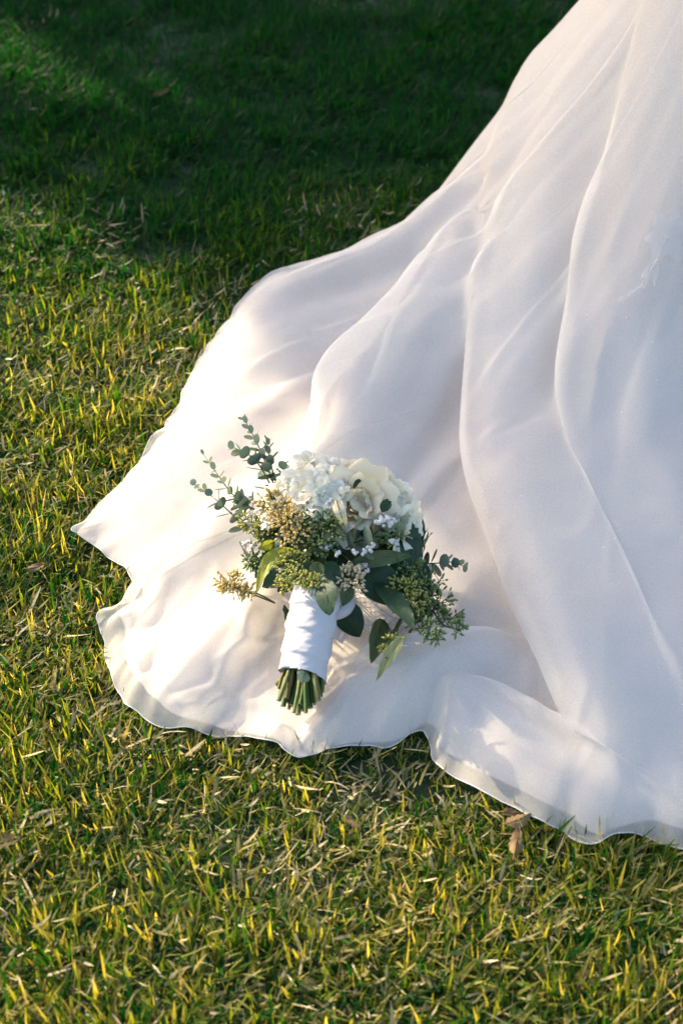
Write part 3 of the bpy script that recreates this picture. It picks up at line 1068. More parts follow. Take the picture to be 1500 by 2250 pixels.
# ---- cut stems
A = on(664, 1484, 0.036)          # lower end of the wrap, on the axis
B = on(702, 1262, 0.108)          # neck
ax = unit(B - A)
sx = unit(np.cross(ax, [0, 0, 1]))
sz = np.cross(sx, ax)
WR = 0.0285
rs = random.Random(12)
ends = [(612, 1540), (622, 1552), (634, 1558), (645, 1566), (655, 1570), (664, 1562), (672, 1566), (682, 1556), (690, 1548), (698, 1540), (703, 1530), (616, 1528),
        (640, 1540), (660, 1548), (675, 1540), (650, 1552), (686, 1538), (630, 1535), (668, 1552), (607, 1505), (700, 1515)]
ends = ends + [(u + 5, v - 9) for u, v in ends[1:11]] + [(u - 4, v - 14) for u, v in ends[2:12]]
for k, (u, v) in enumerate(ends):
    f = (u - 655) / 50.0
    lvl = [1.0, 0.35, -0.35][k % 3] if k < 12 else rs.uniform(-0.9, 0.75)
    px_, pz_ = f * 0.82, lvl * 0.70
    k_ = min(1.0, 0.76 / (math.hypot(px_, pz_) + 1e-6))
    a = A + ax * 0.008 + sx * px_ * k_ * WR + sz * pz_ * k_ * WR
    e = at(u, v, A[2] - 0.010 + lvl * 0.50 * WR)
    r_ = rs.uniform(0.0022, 0.0040)
    m1 = 0.6 * a + 0.4 * e + sx * rs.uniform(-.004, .004) + sz * 0.003
    mb = MB()
    pts = catmull([a, m1, e], 7)
    mb.tube(pts, [r_ * w * rs.uniform(0.9, 1.1) for w in (1, 1, .96, .98, 1.02, .98, 1.06)], 8, False)
    st = part('stem', mb, M_STEM)
    d = unit(pts[-1] - pts[-2])
    c = MB()
    c.ball(pts[-1] - d * 0.0006, r_ * 1.0, (d, 0.25), 8, 4)
    part('cut_end', c, M_CUT, st)

# ---- wrap round the handle
nu, nv = 72, 90
th = np.linspace(0, 2 * np.pi, nu, endpoint=False)[:, None]
tt = np.linspace(0, 1, nv)[None, :]
turns = tt * 4.2 + 1 * th / (2 * np.pi) + 0.30 * np.sin(th * 1 + 1) + 0.05 * np.sin(3 * th)
saw = turns - np.floor(turns)
step = np.where(saw < 0.12, saw / 0.12, 1 - (saw - 0.12) / 0.88 * 1.0)
rad = WR * (0.985 + 0.05 * np.sin(np.pi * tt) + 0.10 * np.clip((tt - 0.82) / 0.18, 0, 1) ** 1.5)
rad = rad + 0.0025 * step + 0.0007 * vnoise(th * 3 + tt * 5, tt * 22 + th, 9, 1.0) + 0.0004 * vnoise(th * 2, tt * 60 + th * 3, 10, 1.0)
cx = A[None, None, :] + (B - A)[None, None, :] * tt[..., None]
ell = 1.08
wrapP = cx + (rad * np.cos(th) * ell)[..., None] * sx + (rad * np.sin(th) * 0.92)[..., None] * sz
wrapP[:, 0] -= (ax[None, :] * (0.006 * np.cos(th + 0.6)))
mb = MB()
mb.grid(wrapP, True)
inner = np.stack([wrapP[:, 0], A + (wrapP[:, 0] - A) * 0.93 + ax * 0.012], 1)
mb.grid(inner, True)
wrap = part('satin_wrap', mb, M_WRAP, label='white satin ribbon wound round the stems')
# the knot on the right of the neck
for pts, w in (([(706, 1340), (738, 1350), (766, 1325), (748, 1298), (716, 1292)], 0.0085), ([(700, 1325), (728, 1335), (757, 1310), (740, 1290)], 0.008), ([(712, 1352), (742, 1338), (768, 1318)], 0.006)):
    P = catmull([on(u, v, 0.075 if i not in (0, len(pts) - 1) else 0.06) for i, (u, v) in enumerate(pts)], 18)
    mb = MB()
    rr_ = w * (0.75 + 0.35 * np.sin(np.linspace(0.3, 2.9, 18))) * (1 + 0.12 * np.sin(np.linspace(0, 19, 18)))
    mb.tube(P, rr_, 9)
    part('knot_loop', mb, M_WRAP)


def strip(name, pts, width, mat, wav=0.0, tilt=0.5, n=24, parent=None, across=4):
    P = catmull([np.asarray(p, float) for p in pts], n)
    tg = np.gradient(P, axis=0)
    G = np.zeros((n, across, 3))
    for i in range(n):
        t_ = unit(tg[i])
        acr = unit(np.cross(t_, unit(np.array([0, -0.6, 0.8]) + 0.0)))
        up = np.cross(acr, t_)
        acr = unit(acr + tilt * math.sin(i * 0.5) * 0.3 * up)
        w = width if np.isscalar(width) else np.interp(i / (n - 1), np.linspace(0, 1, len(width)), width)
        for j in range(across):
            q = j / (across - 1) - 0.5
            G[i, j] = P[i] + acr * w * q + up * wav * math.sin(i * 0.9 + 3 * q)
    mb = MB()
    mb.grid(G)
    o = part(name, mb, mat, parent)
    return o, G


strip('ribbon_tail', [on(716, 1386, 0.05), on(740, 1390, 0.034), on(760, 1400, 0.024)], [0.016, 0.019, 0.022], M_WRAP, 0.0015)
strip('tulle_ribbon', [on(745, 1345, 0.05), on(790, 1350, 0.03), on(840, 1378, 0.02), on(880, 1400, 0.02)], [0.012, 0.03, 0.035, 0.03], M_TULLE, 0.002)
strip('tulle_ribbon', [on(722, 1470, 0.02), on(760, 1440, 0.012), on(800, 1395, 0.012), on(830, 1370, 0.012)], [0.010, 0.02, 0.03, 0.035], M_TULLE, 0.002)

# lace ribbon: edge cords, middle cords and rings of thread
LP = catmull([on(752, 1302, 0.06), on(785, 1325, 0.042), (on(825, 1362, 0.032)), on(862, 1392, 0.03), on(890, 1420, 0.02)], 60)
tg = np.gradient(LP, axis=0)
mb = MB()
acrs = []
for i in range(60):
    acrs.append(unit(np.cross(unit(tg[i]), unit([0.1, -0.55, 0.8]))))
acrs = np.array(acrs)
W2 = np.interp(np.arange(60), [0, 15, 59], [0.007, 0.017, 0.019])[:, None]
for q in (-1, -0.86, -0.1, 0.1, 0.86, 1):
    mb.tube(LP + acrs * W2 * q + (0.0012 * np.sin(np.arange(60) * 1.6))[:, None] * acrs * (1 if abs(q) == 1 else 0), 0.0006, 4, False)
for i in range(4, 58, 4):
    for q in (-0.48, 0.48):
        c = LP[i] + acrs[i] * W2[i] * q
        t_ = unit(tg[i])
        a_ = np.linspace(0, 2 * np.pi, 11)
        rr_ = W2[i, 0] * 0.24
        mb.tube(c + rr_ * (np.cos(a_)[:, None] * t_ + np.sin(a_)[:, None] * acrs[i]), 0.0004, 4, False)
        mb.tube(np.array([c + rr_ * acrs[i] * 1.0, c + rr_ * acrs[i] * 1.6 + t_ * .002]), 0.0005, 4, False)
        mb.tube(np.array([c - rr_ * t_, c - rr_ * t_ * 1.7 + acrs[i] * .003]), 0.0005, 4, False)
for i in range(1, 59):
    if i % 2:
        mb.tube(np.array([LP[i] - acrs[i] * W2[i], LP[i] - acrs[i] * W2[i] * 0.86]), 0.0005, 4, False)
        mb.tube(np.array([LP[i] + acrs[i] * W2[i], LP[i] + acrs[i] * W2[i] * 0.86]), 0.0005, 4, False)
part('lace_ribbon', mb, M_LACE)
strip('tulle_ribbon', list(LP[::12] - np.array([0, 0, 0.0015])), [0.014, 0.032, 0.037], M_TULLE, 0.0)


# ---- leaves
def leaf(name, pts, width, mat, face=(0, -0.7, 0.7), shape=(0.55, 1.0), fold=0.25, serr=0.0, stalk=0.0, parent=None, label=None, curl=0.0):
    n, m = 15, 7
    P = catmull(pts, n)
    tg = np.gradient(P, axis=0)
    G = np.zeros((n, m, 3))
    face = unit(face)
    for i in range(n):
        t_ = unit(tg[i])
        acr = unit(np.cross(t_, face))
        up = np.cross(acr, t_)
        b = i / (n - 1)
        w = width * max(0.02, (math.sin(math.pi * b ** shape[0]) ** shape[1]))
        if serr:
            w *= 1 + serr * ((i % 2) - 0.5)
        for j in range(m):
            q = (j / (m - 1) - 0.5) * 2
            G[i, j] = P[i] + acr * w * 0.5 * q + up * (fold * abs(q) * w * 0.5 - curl * q * q * w * 0.5) + up * 0.0012 * math.sin(i * 1.3 + j * 2.1)
    mb = MB()
    mb.grid(G)
    o = part(name, mb, mat, parent)
    if label:
        o['label'] = label
    v = MB()
    v.tube(P + np.array([0, 0, 0.0004]), np.linspace(0.0008, 0.0003, n), 4, False)
    part('midrib', v, M_PALEYEL if mat in (M_YEL, M_PALEYEL) else M_MID, o)
    return o


def lf(name, u0, v0, d0, u1, v1, d1, wpx, mat, bow=0.004, **kw):
    a, e = on(u0, v0, d0), on(u1, v1, d1)
    m_ = 0.5 * (a + e) + np.array([0, 0, bow])
    return leaf(name, [a, m_, e], wpx / 1480.0, mat, **kw)


lf('leaf', 710, 1276, .150, 724, 1352, .118, 46, M_DARK, shape=(0.8, 0.6), face=(-0.2, -0.8, 0.6), fold=0.08)
lf('leaf', 640, 1386, .055, 624, 1330, .03, 26, M_DARK, shape=(0.9, 0.8), face=(0.5, -0.5, 0.7))
lf('leaf', 772, 1290, .115, 752, 1332, .10, 28, M_MID, shape=(0.9, 0.8))
lf('leaf', 822, 1275, .08, 912, 1384, .045, 46, M_DARK, shape=(0.95, 0.9), face=(0.3, -0.5, 0.8))
lf('leaf', 842, 1362, .045, 814, 1458, .035, 42, M_MID, shape=(0.75, 0.8), face=(0.2, -0.7, 0.7))
lf('leaf', 884, 1355, .05, 848, 1447, .04, 24, M_MID, shape=(0.9, 0.9), face=(-0.6, -0.4, 0.7))
lf('leaf', 884, 1398, .05, 826, 1496, .028, 26, M_PALEYEL, shape=(0.75, 0.9), face=(-0.3, -0.6, 0.7), label='pale yellow green lance leaf at the lower tip')
lf('leaf', 760, 1240, .11, 905, 1222, .10, 34, M_MID, shape=(0.9, 0.9), face=(0, -0.8, 0.6), label='long olive leaf across the dark greenery')
lf('leaf', 860, 1165, .12, 925, 1225, .075, 70, M_DARK, serr=0.14, shape=(0.8, 0.7), face=(0.3, -0.6, 0.7))
lf('leaf', 880, 1180, .11, 918, 1250, .07, 60, M_DARK, serr=0.14, shape=(0.8, 0.7), face=(0.5, -0.6, 0.7))
lf('leaf', 800, 1250, .09, 870, 1330, .055, 80, M_DARK, shape=(0.8, 0.7), face=(0.1, -0.6, 0.8))
lf('leaf', 850, 1245, .085, 930, 1320, .05, 70, M_DARK, shape=(0.8, 0.7), face=(0.3, -0.6, 0.8))
lf('leaf', 900, 1235, .07, 940, 1300, .045, 50, M_DARK, shape=(0.8, 0.7), face=(0.3, -0.6, 0.8))
lf('leaf', 745, 1330, .05, 790, 1400, .02, 60, M_DARK, shape=(0.8, 0.7), face=(0.1, -0.6, 0.8))
lf('leaf', 690, 1230, .1, 770, 1265, .08, 70, M_DARK, shape=(0.8, 0.7), face=(0, -0.8, 0.6))
lf('leaf', 620, 1210, .08, 560, 1270, .035, 40, M_DARK, shape=(0.8, 0.7), face=(-0.3, -0.6, 0.8))
lf('leaf', 606, 1165, .1, 598, 1225, .07, 34, M_DARK, shape=(0.9, 0.7), face=(-0.3, -0.7, 0.7))
lf('leaf', 640, 1262, .075, 576, 1290, .03, 40, M_DARK, shape=(0.8, 0.7), face=(-0.3, -0.6, 0.8))
lf('leaf', 650, 1275, .07, 610, 1300, .04, 36, M_DARK, shape=(0.8, 0.7), face=(-0.3, -0.6, 0.8))
lf('leaf', 575, 1255, .05, 536, 1246, .03, 18, M_EUC, shape=(0.8, 0.8), face=(-0.2, -0.6, 0.8))
# the bright leaf that bends over on the left
a_, b_, c_ = on(650, 1212, .115), on(592, 1232, .10), on(562, 1305, .055)
leaf('leaf', [a_, on(618, 1216, .118), b_, on(577, 1262, .085), c_], 30 / 1480.0, M_YEL, face=(-0.45, -0.7, 0.6), shape=(0.8, 0.7), serr=0.06, label='bright yellow green leaf bending over on the left')
leaf('leaf', [on(600, 1192, .1), on(582, 1200, .1), on(566, 1206, .09)], 20 / 1480.0, M_YEL, face=(0, -0.8, 0.6), shape=(0.7, 0.8))
lf('leaf', 660, 1125, .155, 735, 1132, .150, 44, M_YEL, shape=(0.7, 0.6), face=(0, -0.85, 0.5), curl=0.4, label='olive green leaf curling under the white flowers')
lf('leaf', 776, 1073, .185, 793, 1055, .19, 10, M_DARK, shape=(0.9, 0.8))
lf('leaf', 838, 1125, .17, 858, 1102, .165, 22, M_DARK, shape=(0.8, 0.7))
lf('leaf', 672, 1478, .082, 664, 1500, .070, 26, M_EUC, shape=(1.0, 0.5))

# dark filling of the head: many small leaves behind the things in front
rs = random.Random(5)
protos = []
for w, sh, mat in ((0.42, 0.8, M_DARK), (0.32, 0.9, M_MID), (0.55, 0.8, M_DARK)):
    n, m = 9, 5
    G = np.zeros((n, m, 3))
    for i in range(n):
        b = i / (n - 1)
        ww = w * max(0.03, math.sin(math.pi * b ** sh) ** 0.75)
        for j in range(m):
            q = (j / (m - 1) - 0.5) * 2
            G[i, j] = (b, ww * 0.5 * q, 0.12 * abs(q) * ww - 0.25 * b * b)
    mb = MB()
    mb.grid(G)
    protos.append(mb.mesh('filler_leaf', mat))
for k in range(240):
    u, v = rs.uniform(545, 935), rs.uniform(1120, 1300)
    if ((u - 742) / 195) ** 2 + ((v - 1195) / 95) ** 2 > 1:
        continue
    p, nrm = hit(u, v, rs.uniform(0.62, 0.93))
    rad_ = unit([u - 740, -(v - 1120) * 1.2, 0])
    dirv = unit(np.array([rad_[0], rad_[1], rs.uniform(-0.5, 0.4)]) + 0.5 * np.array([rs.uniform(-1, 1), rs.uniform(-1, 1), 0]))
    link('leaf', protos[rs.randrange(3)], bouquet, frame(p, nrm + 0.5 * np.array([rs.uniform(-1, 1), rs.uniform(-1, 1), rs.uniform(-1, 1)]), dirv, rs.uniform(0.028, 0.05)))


# ---- eucalyptus sprigs: paired round leaves along a thin stem
def round_leaf(ratio, name, mat, cup=0.12):
    n, m = 8, 6
    mb = MB()
    G = np.zeros((n, m, 3))
    for i in range(n):
        b = i / (n - 1)
        w = ratio * math.sqrt(max(0.004, 1 - (2 * b - 1) ** 2))
        for j in range(m):
            q = (j / (m - 1) - 0.5) * 2
            G[i, j] = (0.06 + b * 0.94, 0.5 * w * q, cup * (q * q * w * 0.5) + cup * 0.6 * b * b)
    mb.grid(G)
    mb.tube([(0, 0, 0), (0.08, 0, 0.0)], 0.025, 4, False)
    return mb.mesh(name, mat)


RL = {('d', 0): round_leaf(0.72, 'leaf', M_EUC), ('d', 1): round_leaf(0.95, 'leaf', M_EUC), ('p', 0): round_leaf(0.6, 'leaf', M_EUCL), ('p', 1): round_leaf(0.9, 'leaf', M_EUCL)}


def sprig(pts, n, size, tone, kind=0, tip_pale=True, spread=70, label=None):
    """pts: (u, v, dz) base to tip; size of the largest leaf in px"""
    P = catmull([on(u, v, d) for u, v, d in pts], 40)
    mb = MB()
    mb.tube(P, np.linspace(0.0013, 0.0005, 40), 5)
    root = bpy.data.objects.new('eucalyptus_sprig', None)
    COL.objects.link(root)
    root.parent = bouquet
    if label:
        root['label'] = label
    part('stem', mb, M_MID, root)
    tg = np.gradient(P, axis=0)
    rs = random.Random(int(pts[0][0] * 7 + pts[0][1]))
    for k in range(n):
        f = (k + 0.5) / n
        i = min(int(f * 39), 38)
        t_ = unit(tg[i])
        a1 = unit(np.cross(t_, [0.05, -0.5, 0.8]))
        a2 = np.cross(t_, a1)
        rot = (k % 2) * math.pi / 2 + rs.uniform(-0.35, 0.35)
        sc = size / 1480.0 * (1.05 - 0.62 * f ** 1.5) * rs.uniform(0.85, 1.12)
        tn = 'p' if (tone == 'p' or (tip_pale and f > 0.75)) else 'd'
        for sgn in (1, -1):
            dirv = (math.cos(rot) * a1 + math.sin(rot) * a2) * sgn
            open_ = math.radians(spread - 25 * f)
            x_ = unit(dirv * math.sin(open_) + t_ * math.cos(open_))
            nrm = unit(t_ * math.sin(open_) - dirv * math.cos(open_) + 0.25 * np.array([rs.uniform(-1, 1), rs.uniform(-1, 1), rs.uniform(-1, 1)]))
            link('leaf', RL[(tn, kind)], root, frame(P[i], nrm, x_, sc))


sprig([(612, 1095, .10), (585, 1020, .13), (558, 960, .145), (532, 914, .15)], 13, 31, 'p', 0, label='tall pale eucalyptus sprig pointing up and left')
sprig([(604, 1085, .09), (575, 1030, .12), (548, 1000, .13), (505, 980, .13)], 8, 40, 'd', 1, label='eucalyptus sprig with round dark blue green leaves')
sprig([(612, 1080, .10), (598, 1030, .12), (590, 990, .13), (589, 965, .135)], 9, 34, 'p', 0)
sprig([(625, 1080, .12), (622, 1045, .14), (624, 1015, .15)], 5, 32, 'p', 1)
sprig([(548, 1118, .05), (510, 1085, .06), (480, 1045, .07), (441, 990, .075)], 10, 31, 'p', 0, label='thin pale eucalyptus sprig at the far left')
sprig([(545, 1165, .04), (505, 1125, .05), (465, 1090, .055), (420, 1058, .055)], 8, 34, 'd', 1, label='lowest eucalyptus sprig on the left')
sprig([(900, 1235, .06), (950, 1238, .055), (990, 1235, .05), (1024, 1246, .045)], 8, 34, 'd', 1, label='eucalyptus sprig sticking out to the right')
sprig([(770, 1195, .13), (810, 1180, .14), (850, 1155, .145), (885, 1148, .14)], 6, 46, 'p', 1, False, label='silvery eucalyptus leaves below the roses')
sprig([(740, 1220, .12), (775, 1195, .13), (810, 1185, .13)], 4, 44, 'd', 1, False)
sprig([(560, 1120, .07), (535, 1105, .07), (515, 1090, .07)], 5, 38, 'd', 1, False)


# ---- seeded eucalyptus: sprays of little pods
def seeds(u, v, dz, rpx, n, mat, seed, root=None, flat=0.75, pod=1.0):
    c = on(u, v, dz)
    rs = np.random.default_rng(seed)
    R = rpx / 1480.0
    mb = MB()
    st = MB()
    root_p = on(*root) if root is not None else c - np.array([0, 0, R])
    st.tube(catmull([root_p, 0.5 * (root_p + c) + rs.normal(0, .003, 3), c], 6), 0.0012, 5, False)
    for k in range(int(n * 1.45)):
        d = rs.normal(0, 1, 3)
        d[2] = abs(d[2]) * 0.8 + 0.1
        d = unit(d)
        d = unit(d + 0.35 * unit(CAM - c))
        h = c + d * R * rs.uniform(0.35, 0.7) * np.array([1, 1, flat])
        st.tube(np.array([c, 0.5 * (c + h) + rs.normal(0, .0015, 3), h]), 0.0007, 4, False)
        for q in range(rs.integers(4, 8)):
            e = unit(d + rs.normal(0, 0.75, 3))
            L_ = R * rs.uniform(0.22, 0.48)
            tip = h + e * L_
            st.tube(np.array([h, tip]), 0.0005, 4, False)
            r_ = rs.uniform(0.0013, 0.0020) * pod
            mb.ball(tip, r_, (e, rs.uniform(1.5, 2.0)), 6, 4)
            mb.ball(tip + e * r_ * 1.7, r_ * 0.4, (e, 1.5), 5, 3)
    o = part('seed_spray', mb, mat)
    part('stalks', st, M_MID, o)
    return o


seeds(610, 1120, .135, 52, 17, M_SEEDT, 1, (690, 1180, .10))
seeds(640, 1150, .14, 46, 15, M_SEEDT, 2, (700, 1190, .10))
seeds(655, 1180, .135, 44, 15, M_SEEDT, 3, (700, 1200, .10))
seeds(556, 1152, .085, 40, 13, M_SEEDG, 4, (620, 1180, .08))
seeds(582, 1175, .085, 34, 10, M_SEEDG, 5, (640, 1190, .08))
seeds(512, 1288, .035, 40, 16, M_SEEDT, 6, (604, 1325, .02))
seeds(545, 1300, .025, 26, 8, M_SEEDT, 16, (604, 1325, .02))
seeds(562, 1236, .05, 32, 10, M_SEEDD, 7, (630, 1230, .06))
seeds(640, 1245, .11, 44, 15, M_SEEDG, 8, (690, 1230, .09))
seeds(662, 1268, .10, 36, 12, M_SEEDG, 9, (690, 1240, .08))
seeds(628, 1290, .07, 28, 8, M_SEEDG, 10, (670, 1270, .07))
seeds(765, 1278, .105, 44, 18, M_SEEDC, 11, (790, 1230, .08), pod=1.2)
seeds(720, 1165, .145, 48, 14, M_SEEDD, 12, (730, 1200, .10))
seeds(705, 1200, .135, 40, 12, M_SEEDD, 13, (730, 1220, .09))
seeds(690, 1140, .15, 30, 9, M_SEEDD, 33, (720, 1200, .10))
seeds(718, 1285, .085, 30, 9, M_SEEDG, 14, (740, 1250, .08))
seeds(885, 1300, .07, 44, 14, M_SEEDG, 15, (850, 1240, .07))
seeds(905, 1330, .06, 40, 13, M_SEEDG, 17, (860, 1260, .06))
seeds(935, 1290, .055, 50, 17, M_SEEDD, 18, (880, 1240, .06))
seeds(960, 1330, .045, 46, 15, M_SEEDD, 19, (890, 1270, .05))
seeds(925, 1365, .04, 40, 13, M_SEEDD, 20, (880, 1290, .05))
seeds(985, 1360, .03, 36, 10, M_SEEDD, 21, (930, 1310, .04))
seeds(1005, 1385, .02, 26, 6, M_SEEDD, 22, (950, 1340, .03))
seeds(945, 1395, .025, 34, 9, M_SEEDD, 23, (900, 1330, .04))
seeds(860, 1420, .02, 28, 8, M_SEEDG, 24, (850, 1370, .03))
seeds(850, 1185, .125, 36, 10, M_SEEDD, 25, (820, 1210, .09))
seeds(905, 1255, .08, 34, 9, M_SEEDD, 26, (870, 1230, .07))


seeds(690, 1285, .135, 34, 11, M_SEEDG, 41, (700, 1240, .10))
seeds(655, 1278, .125, 34, 11, M_SEEDG, 42, (690, 1240, .10))
lf('leaf', 690, 1240, .14, 650, 1285, .115, 34, M_DARK, shape=(0.8, 0.7), face=(-0.2, -0.7, 0.6))
lf('leaf', 715, 1235, .14, 745, 1290, .115, 34, M_DARK, shape=(0.8, 0.7), face=(0.2, -0.7, 0.6))
lf('leaf', 700, 1235, .145, 690, 1285, .125, 30, M_MID, shape=(0.8, 0.7), face=(0.0, -0.7, 0.6))


# ---- baby's breath
def breath(spots, seed, r0=0.0032):
    rs = random.Random(seed)
    mb = MB()
    st = MB()
    for (u, v, dz) in spots:
        c = on(u, v, dz)
        for k in range(7):
            mb.ball(c + np.array([rs.gauss(0, .45), rs.gauss(0, .45), rs.gauss(0, .35)]) * r0, r0 * rs.uniform(0.45, 0.75), None, 6, 4)
        st.tube(np.array([c, c + np.array([rs.uniform(-.01, .01), rs.uniform(-.005, .012), -0.03])]), 0.0004, 4, False)
    o = part('babys_breath', mb, M_BREATH)
    so = part('stalks', st, M_MID, o)
    o['kind'] = 'stuff'
    so['kind'] = 'stuff'


breath([(540, 1138, .095), (550, 1132, .1), (546, 1146, .095), (575, 1118, .12), (585, 1128, .125), (578, 1140, .12), (570, 1130, .115), (590, 1150, .12)], 1, 0.0046)
breath([(545, 1190, .05), (538, 1196, .045), (552, 1202, .05), (560, 1198, .05), (548, 1210, .045)], 2, 0.003)
breath([(800, 1212, .14), (815, 1208, .14), (780, 1215, .14), (870, 1195, .13), (742, 1216, .14), (820, 1196, .145), (712, 1205, .14), (722, 1200, .14), (858, 1188, .14)], 3, 0.0042)
breath([(850, 1138, .165), (840, 1145, .165), (862, 1142, .16), (830, 1150, .16), (856, 1150, .16)], 4, 0.0048)
breath([(798, 1260, .11), (790, 1252, .11), (806, 1255, .11), (801, 1245, .11), (785, 1266, .11), (800, 1239, .11), (783, 1250, .11)], 5, 0.003)
breath([(617, 1253, .11), (540, 1095, .07), (533, 1090, .07), (550, 1092, .075)], 6, 0.003)
breath([(945, 1245, .05), (950, 1275, .045), (948, 1250, .05)], 7, 0.004)


# ---- flowers
def petal(R, op0, op1, dphi, curl, seed, ruff=0.0, tipw=1.0):
    """one petal of a rose: a patch of a bowl; op0/op1 the opening of the bowl at base and rim (rad from upright)"""
    rs = np.random.default_rng(seed)
    n, m = 9, 13
    G = np.zeros((n, m, 3))
    rho, z = 0.12 * R, 0.0
    for i in range(n):
        b = i / (n - 1)
        th_ = op0 + (op1 - op0) * b
        if i:
            rho += R * 0.9 / (n - 1) * math.sin(th_)
            z += R * 0.9 / (n - 1) * math.cos(th_)
        wsh = (0.45 + 0.55 * math.sin(math.pi * min(1, b * 0.75 + 0.12))) * (1 - 0.30 * max(0, (b - 0.8) / 0.2) ** 2)
        for j in range(m):
            q = (j / (m - 1) - 0.5) * 2
            ph = q * dphi * wsh
            drop = 0.16 * R * q * q * b * b
            cr = curl * R * b ** 5
            rr_ = rho + cr + 0.05 * R * abs(q) ** 3
            zz = z - drop - abs(cr) * 0.5 + ruff * R * b * b * math.sin(q * 4.2 + seed) * 0.6
            rr_ += ruff * R * b * b * math.cos(q * 5.1 + 2 * seed)
            G[i, j] = (rr_ * math.cos(ph), rr_ * math.sin(ph), zz)
    mb = MB()
    mb.grid(G)
    return mb


ROSE = []
for k, (n_, R, o0, o1, dp, cu) in enumerate(((3, 0.52, 0.05, -0.25, 1.15, 0.0), (4, 0.66, 0.25, -0.12, 1.0, 0.03), (5, 0.80, 0.55, 0.05, 0.9, 0.06), (5, 0.95, 0.85, 0.25, 0.85, 0.14), (6, 1.05, 1.15, 0.6, 0.8, 0.22))):
    for var in range(2):
        ROSE.append((k, n_, petal(R, o0, o1, dp, cu, 3 + k * 2 + var, 0.02 + 0.008 * k)))


def rose(u, v, k, rpx, mat, seed, tilt=(0, 0, 0), label=None, dz=None):
    p, nrm = hit(u, v, k)
    nrm = unit(nrm + np.asarray(tilt, float))
    s = rpx / 1480.0
    root = bpy.data.objects.new('rose', None)
    COL.objects.link(root)
    root.parent = bouquet
    if label:
        root['label'] = label
    rs = random.Random(seed)
    M0 = frame(p - nrm * s * 0.55, nrm, None, s)
    for (ring, n_, mbp) in ROSE[::2]:
        for q in range(n_):
            var = ROSE[ring * 2 + rs.randrange(2)][2]
            key = ('petal', id(var), mat.name)
            if key not in PETALS:
                PETALS[key] = var.mesh('petal', mat)
            a = 2 * math.pi * (q + 0.37 * ring) / n_ + rs.uniform(-0.18, 0.18)
            sc = rs.uniform(0.92, 1.07)
            link('petal', PETALS[key], root, M0 @ Matrix.Rotation(a, 4, 'Z') @ Matrix.Rotation(rs.uniform(-0.08, 0.12), 4, 'Y') @ Matrix.Scale(sc, 4))


PETALS = {}


def floret(seed, mat):
    """a crumpled floret of stock: two whorls of wavy petals"""
    mb = MB()
    rs = np.random.default_rng(seed)
    for whorl, (n_, R, o0, o1) in enumerate(((3, 0.55, 0.25, 0.4), (4, 0.85, 0.6, 0.9), (5, 1.05, 0.95, 1.45))):
        for q in range(n_):
            pb = petal(R * rs.uniform(0.85, 1.1), o0, o1, 0.85, 0.06, int(rs.integers(1, 99)), 0.075)
            a = 2 * math.pi * (q + 0.4 * whorl) / n_ + rs.uniform(-0.3, 0.3)
            V = np.array(pb.v)
            c_, s_ = math.cos(a), math.sin(a)
            V = V @ np.array([[c_, s_, 0], [-s_, c_, 0], [0, 0, 1]])
            mb.grid(V.reshape(9, 13, 3)[::2, ::2])
    return mb.mesh('floret', mat)


FLO = [floret(s_, M_WHITE) for s_ in (1, 2, 3, 4)]


def stock(spots, seed, rpx=26, k=1.02, label=None):
    root = bpy.data.objects.new('stock_flower', None)
    COL.objects.link(root)
    root.parent = bouquet
    if label:
        root['label'] = label
    rs = random.Random(seed)
    for (u, v) in spots:
        p, nrm = hit(u, v, k + rs.uniform(-0.04, 0.05))
        nrm = unit(nrm + 0.45 * np.array([rs.uniform(-1, 1), rs.uniform(-1, 1), rs.uniform(-0.6, 1)]))
        s = rpx / 1480.0 * rs.uniform(0.8, 1.2)
        link('floret', FLO[rs.randrange(4)], root, frame(p - nrm * s * 0.3, nrm, None, s))


def jit(c, rx, ry, n, seed):
    rs = random.Random(seed)
    out = []
    for k in range(n):
        a = 2.399963 * k
        r_ = math.sqrt((k + 0.5) / n)
        out.append((c[0] + rx * r_ * math.cos(a) + rs.uniform(-4, 4), c[1] + ry * r_ * math.sin(a) + rs.uniform(-4, 4)))
    return out


# cushion of florets under the roses, so the head is closed
stock(jit((645, 1085), 34, 34, 9, 1), 1, 32, 1.0, 'ruffled white flower at the left of the head')
stock(jit((700, 1080), 40, 38, 11, 2), 2, 34, 1.04, 'ruffled white flower in the middle of the head')
stock(jit((690, 1030), 42, 26, 10, 3), 3, 28, 1.0, 'ruffled white flower at the top left of the head')
stock(jit((868, 1108), 34, 48, 13, 4), 4, 30, 1.0, 'ruffled white flower at the right of the head')
stock(jit((820, 1065), 40, 22, 8, 5), 5, 28, 0.98)
rose(770, 1036, 1.0, 62, M_CREAM, 21, (0, 0.3, 0.1), 'cream rose at the top of the head')
rose(780, 1106, 1.07, 84, M_CREAM, 22, (-0.1, -0.35, 0.2), 'large open cream rose at the front of the head')
rose(838, 1082, 1.03, 62, M_CREAM, 23, (0.1, 0.0, 0.2))
rose(905, 1165, 1.04, 58, M_WHITE, 24, (0.5, -0.1, -0.1), 'white rose low on the right side')
rose(588, 1112, 1.0, 48, M_WHITE, 25, (-0.4, 0, 0.1), 'white rose behind the tan seeds on the left')
# a loose petal hanging over the greenery
leaf('petal', [on(738, 1098, .185), on(748, 1128, .180), on(758, 1160, .150)], 24 / 1480.0, M_CREAM, shape=(0.6, 0.35), fold=-0.2)


# ------------------------------------------------------------------ trims of the dress
def dpart(name, mb, mat, label=None):
    o = link(name, mb.mesh(name, mat, DRESS0), dress)
    if label:
        o['label'] = label
    return o


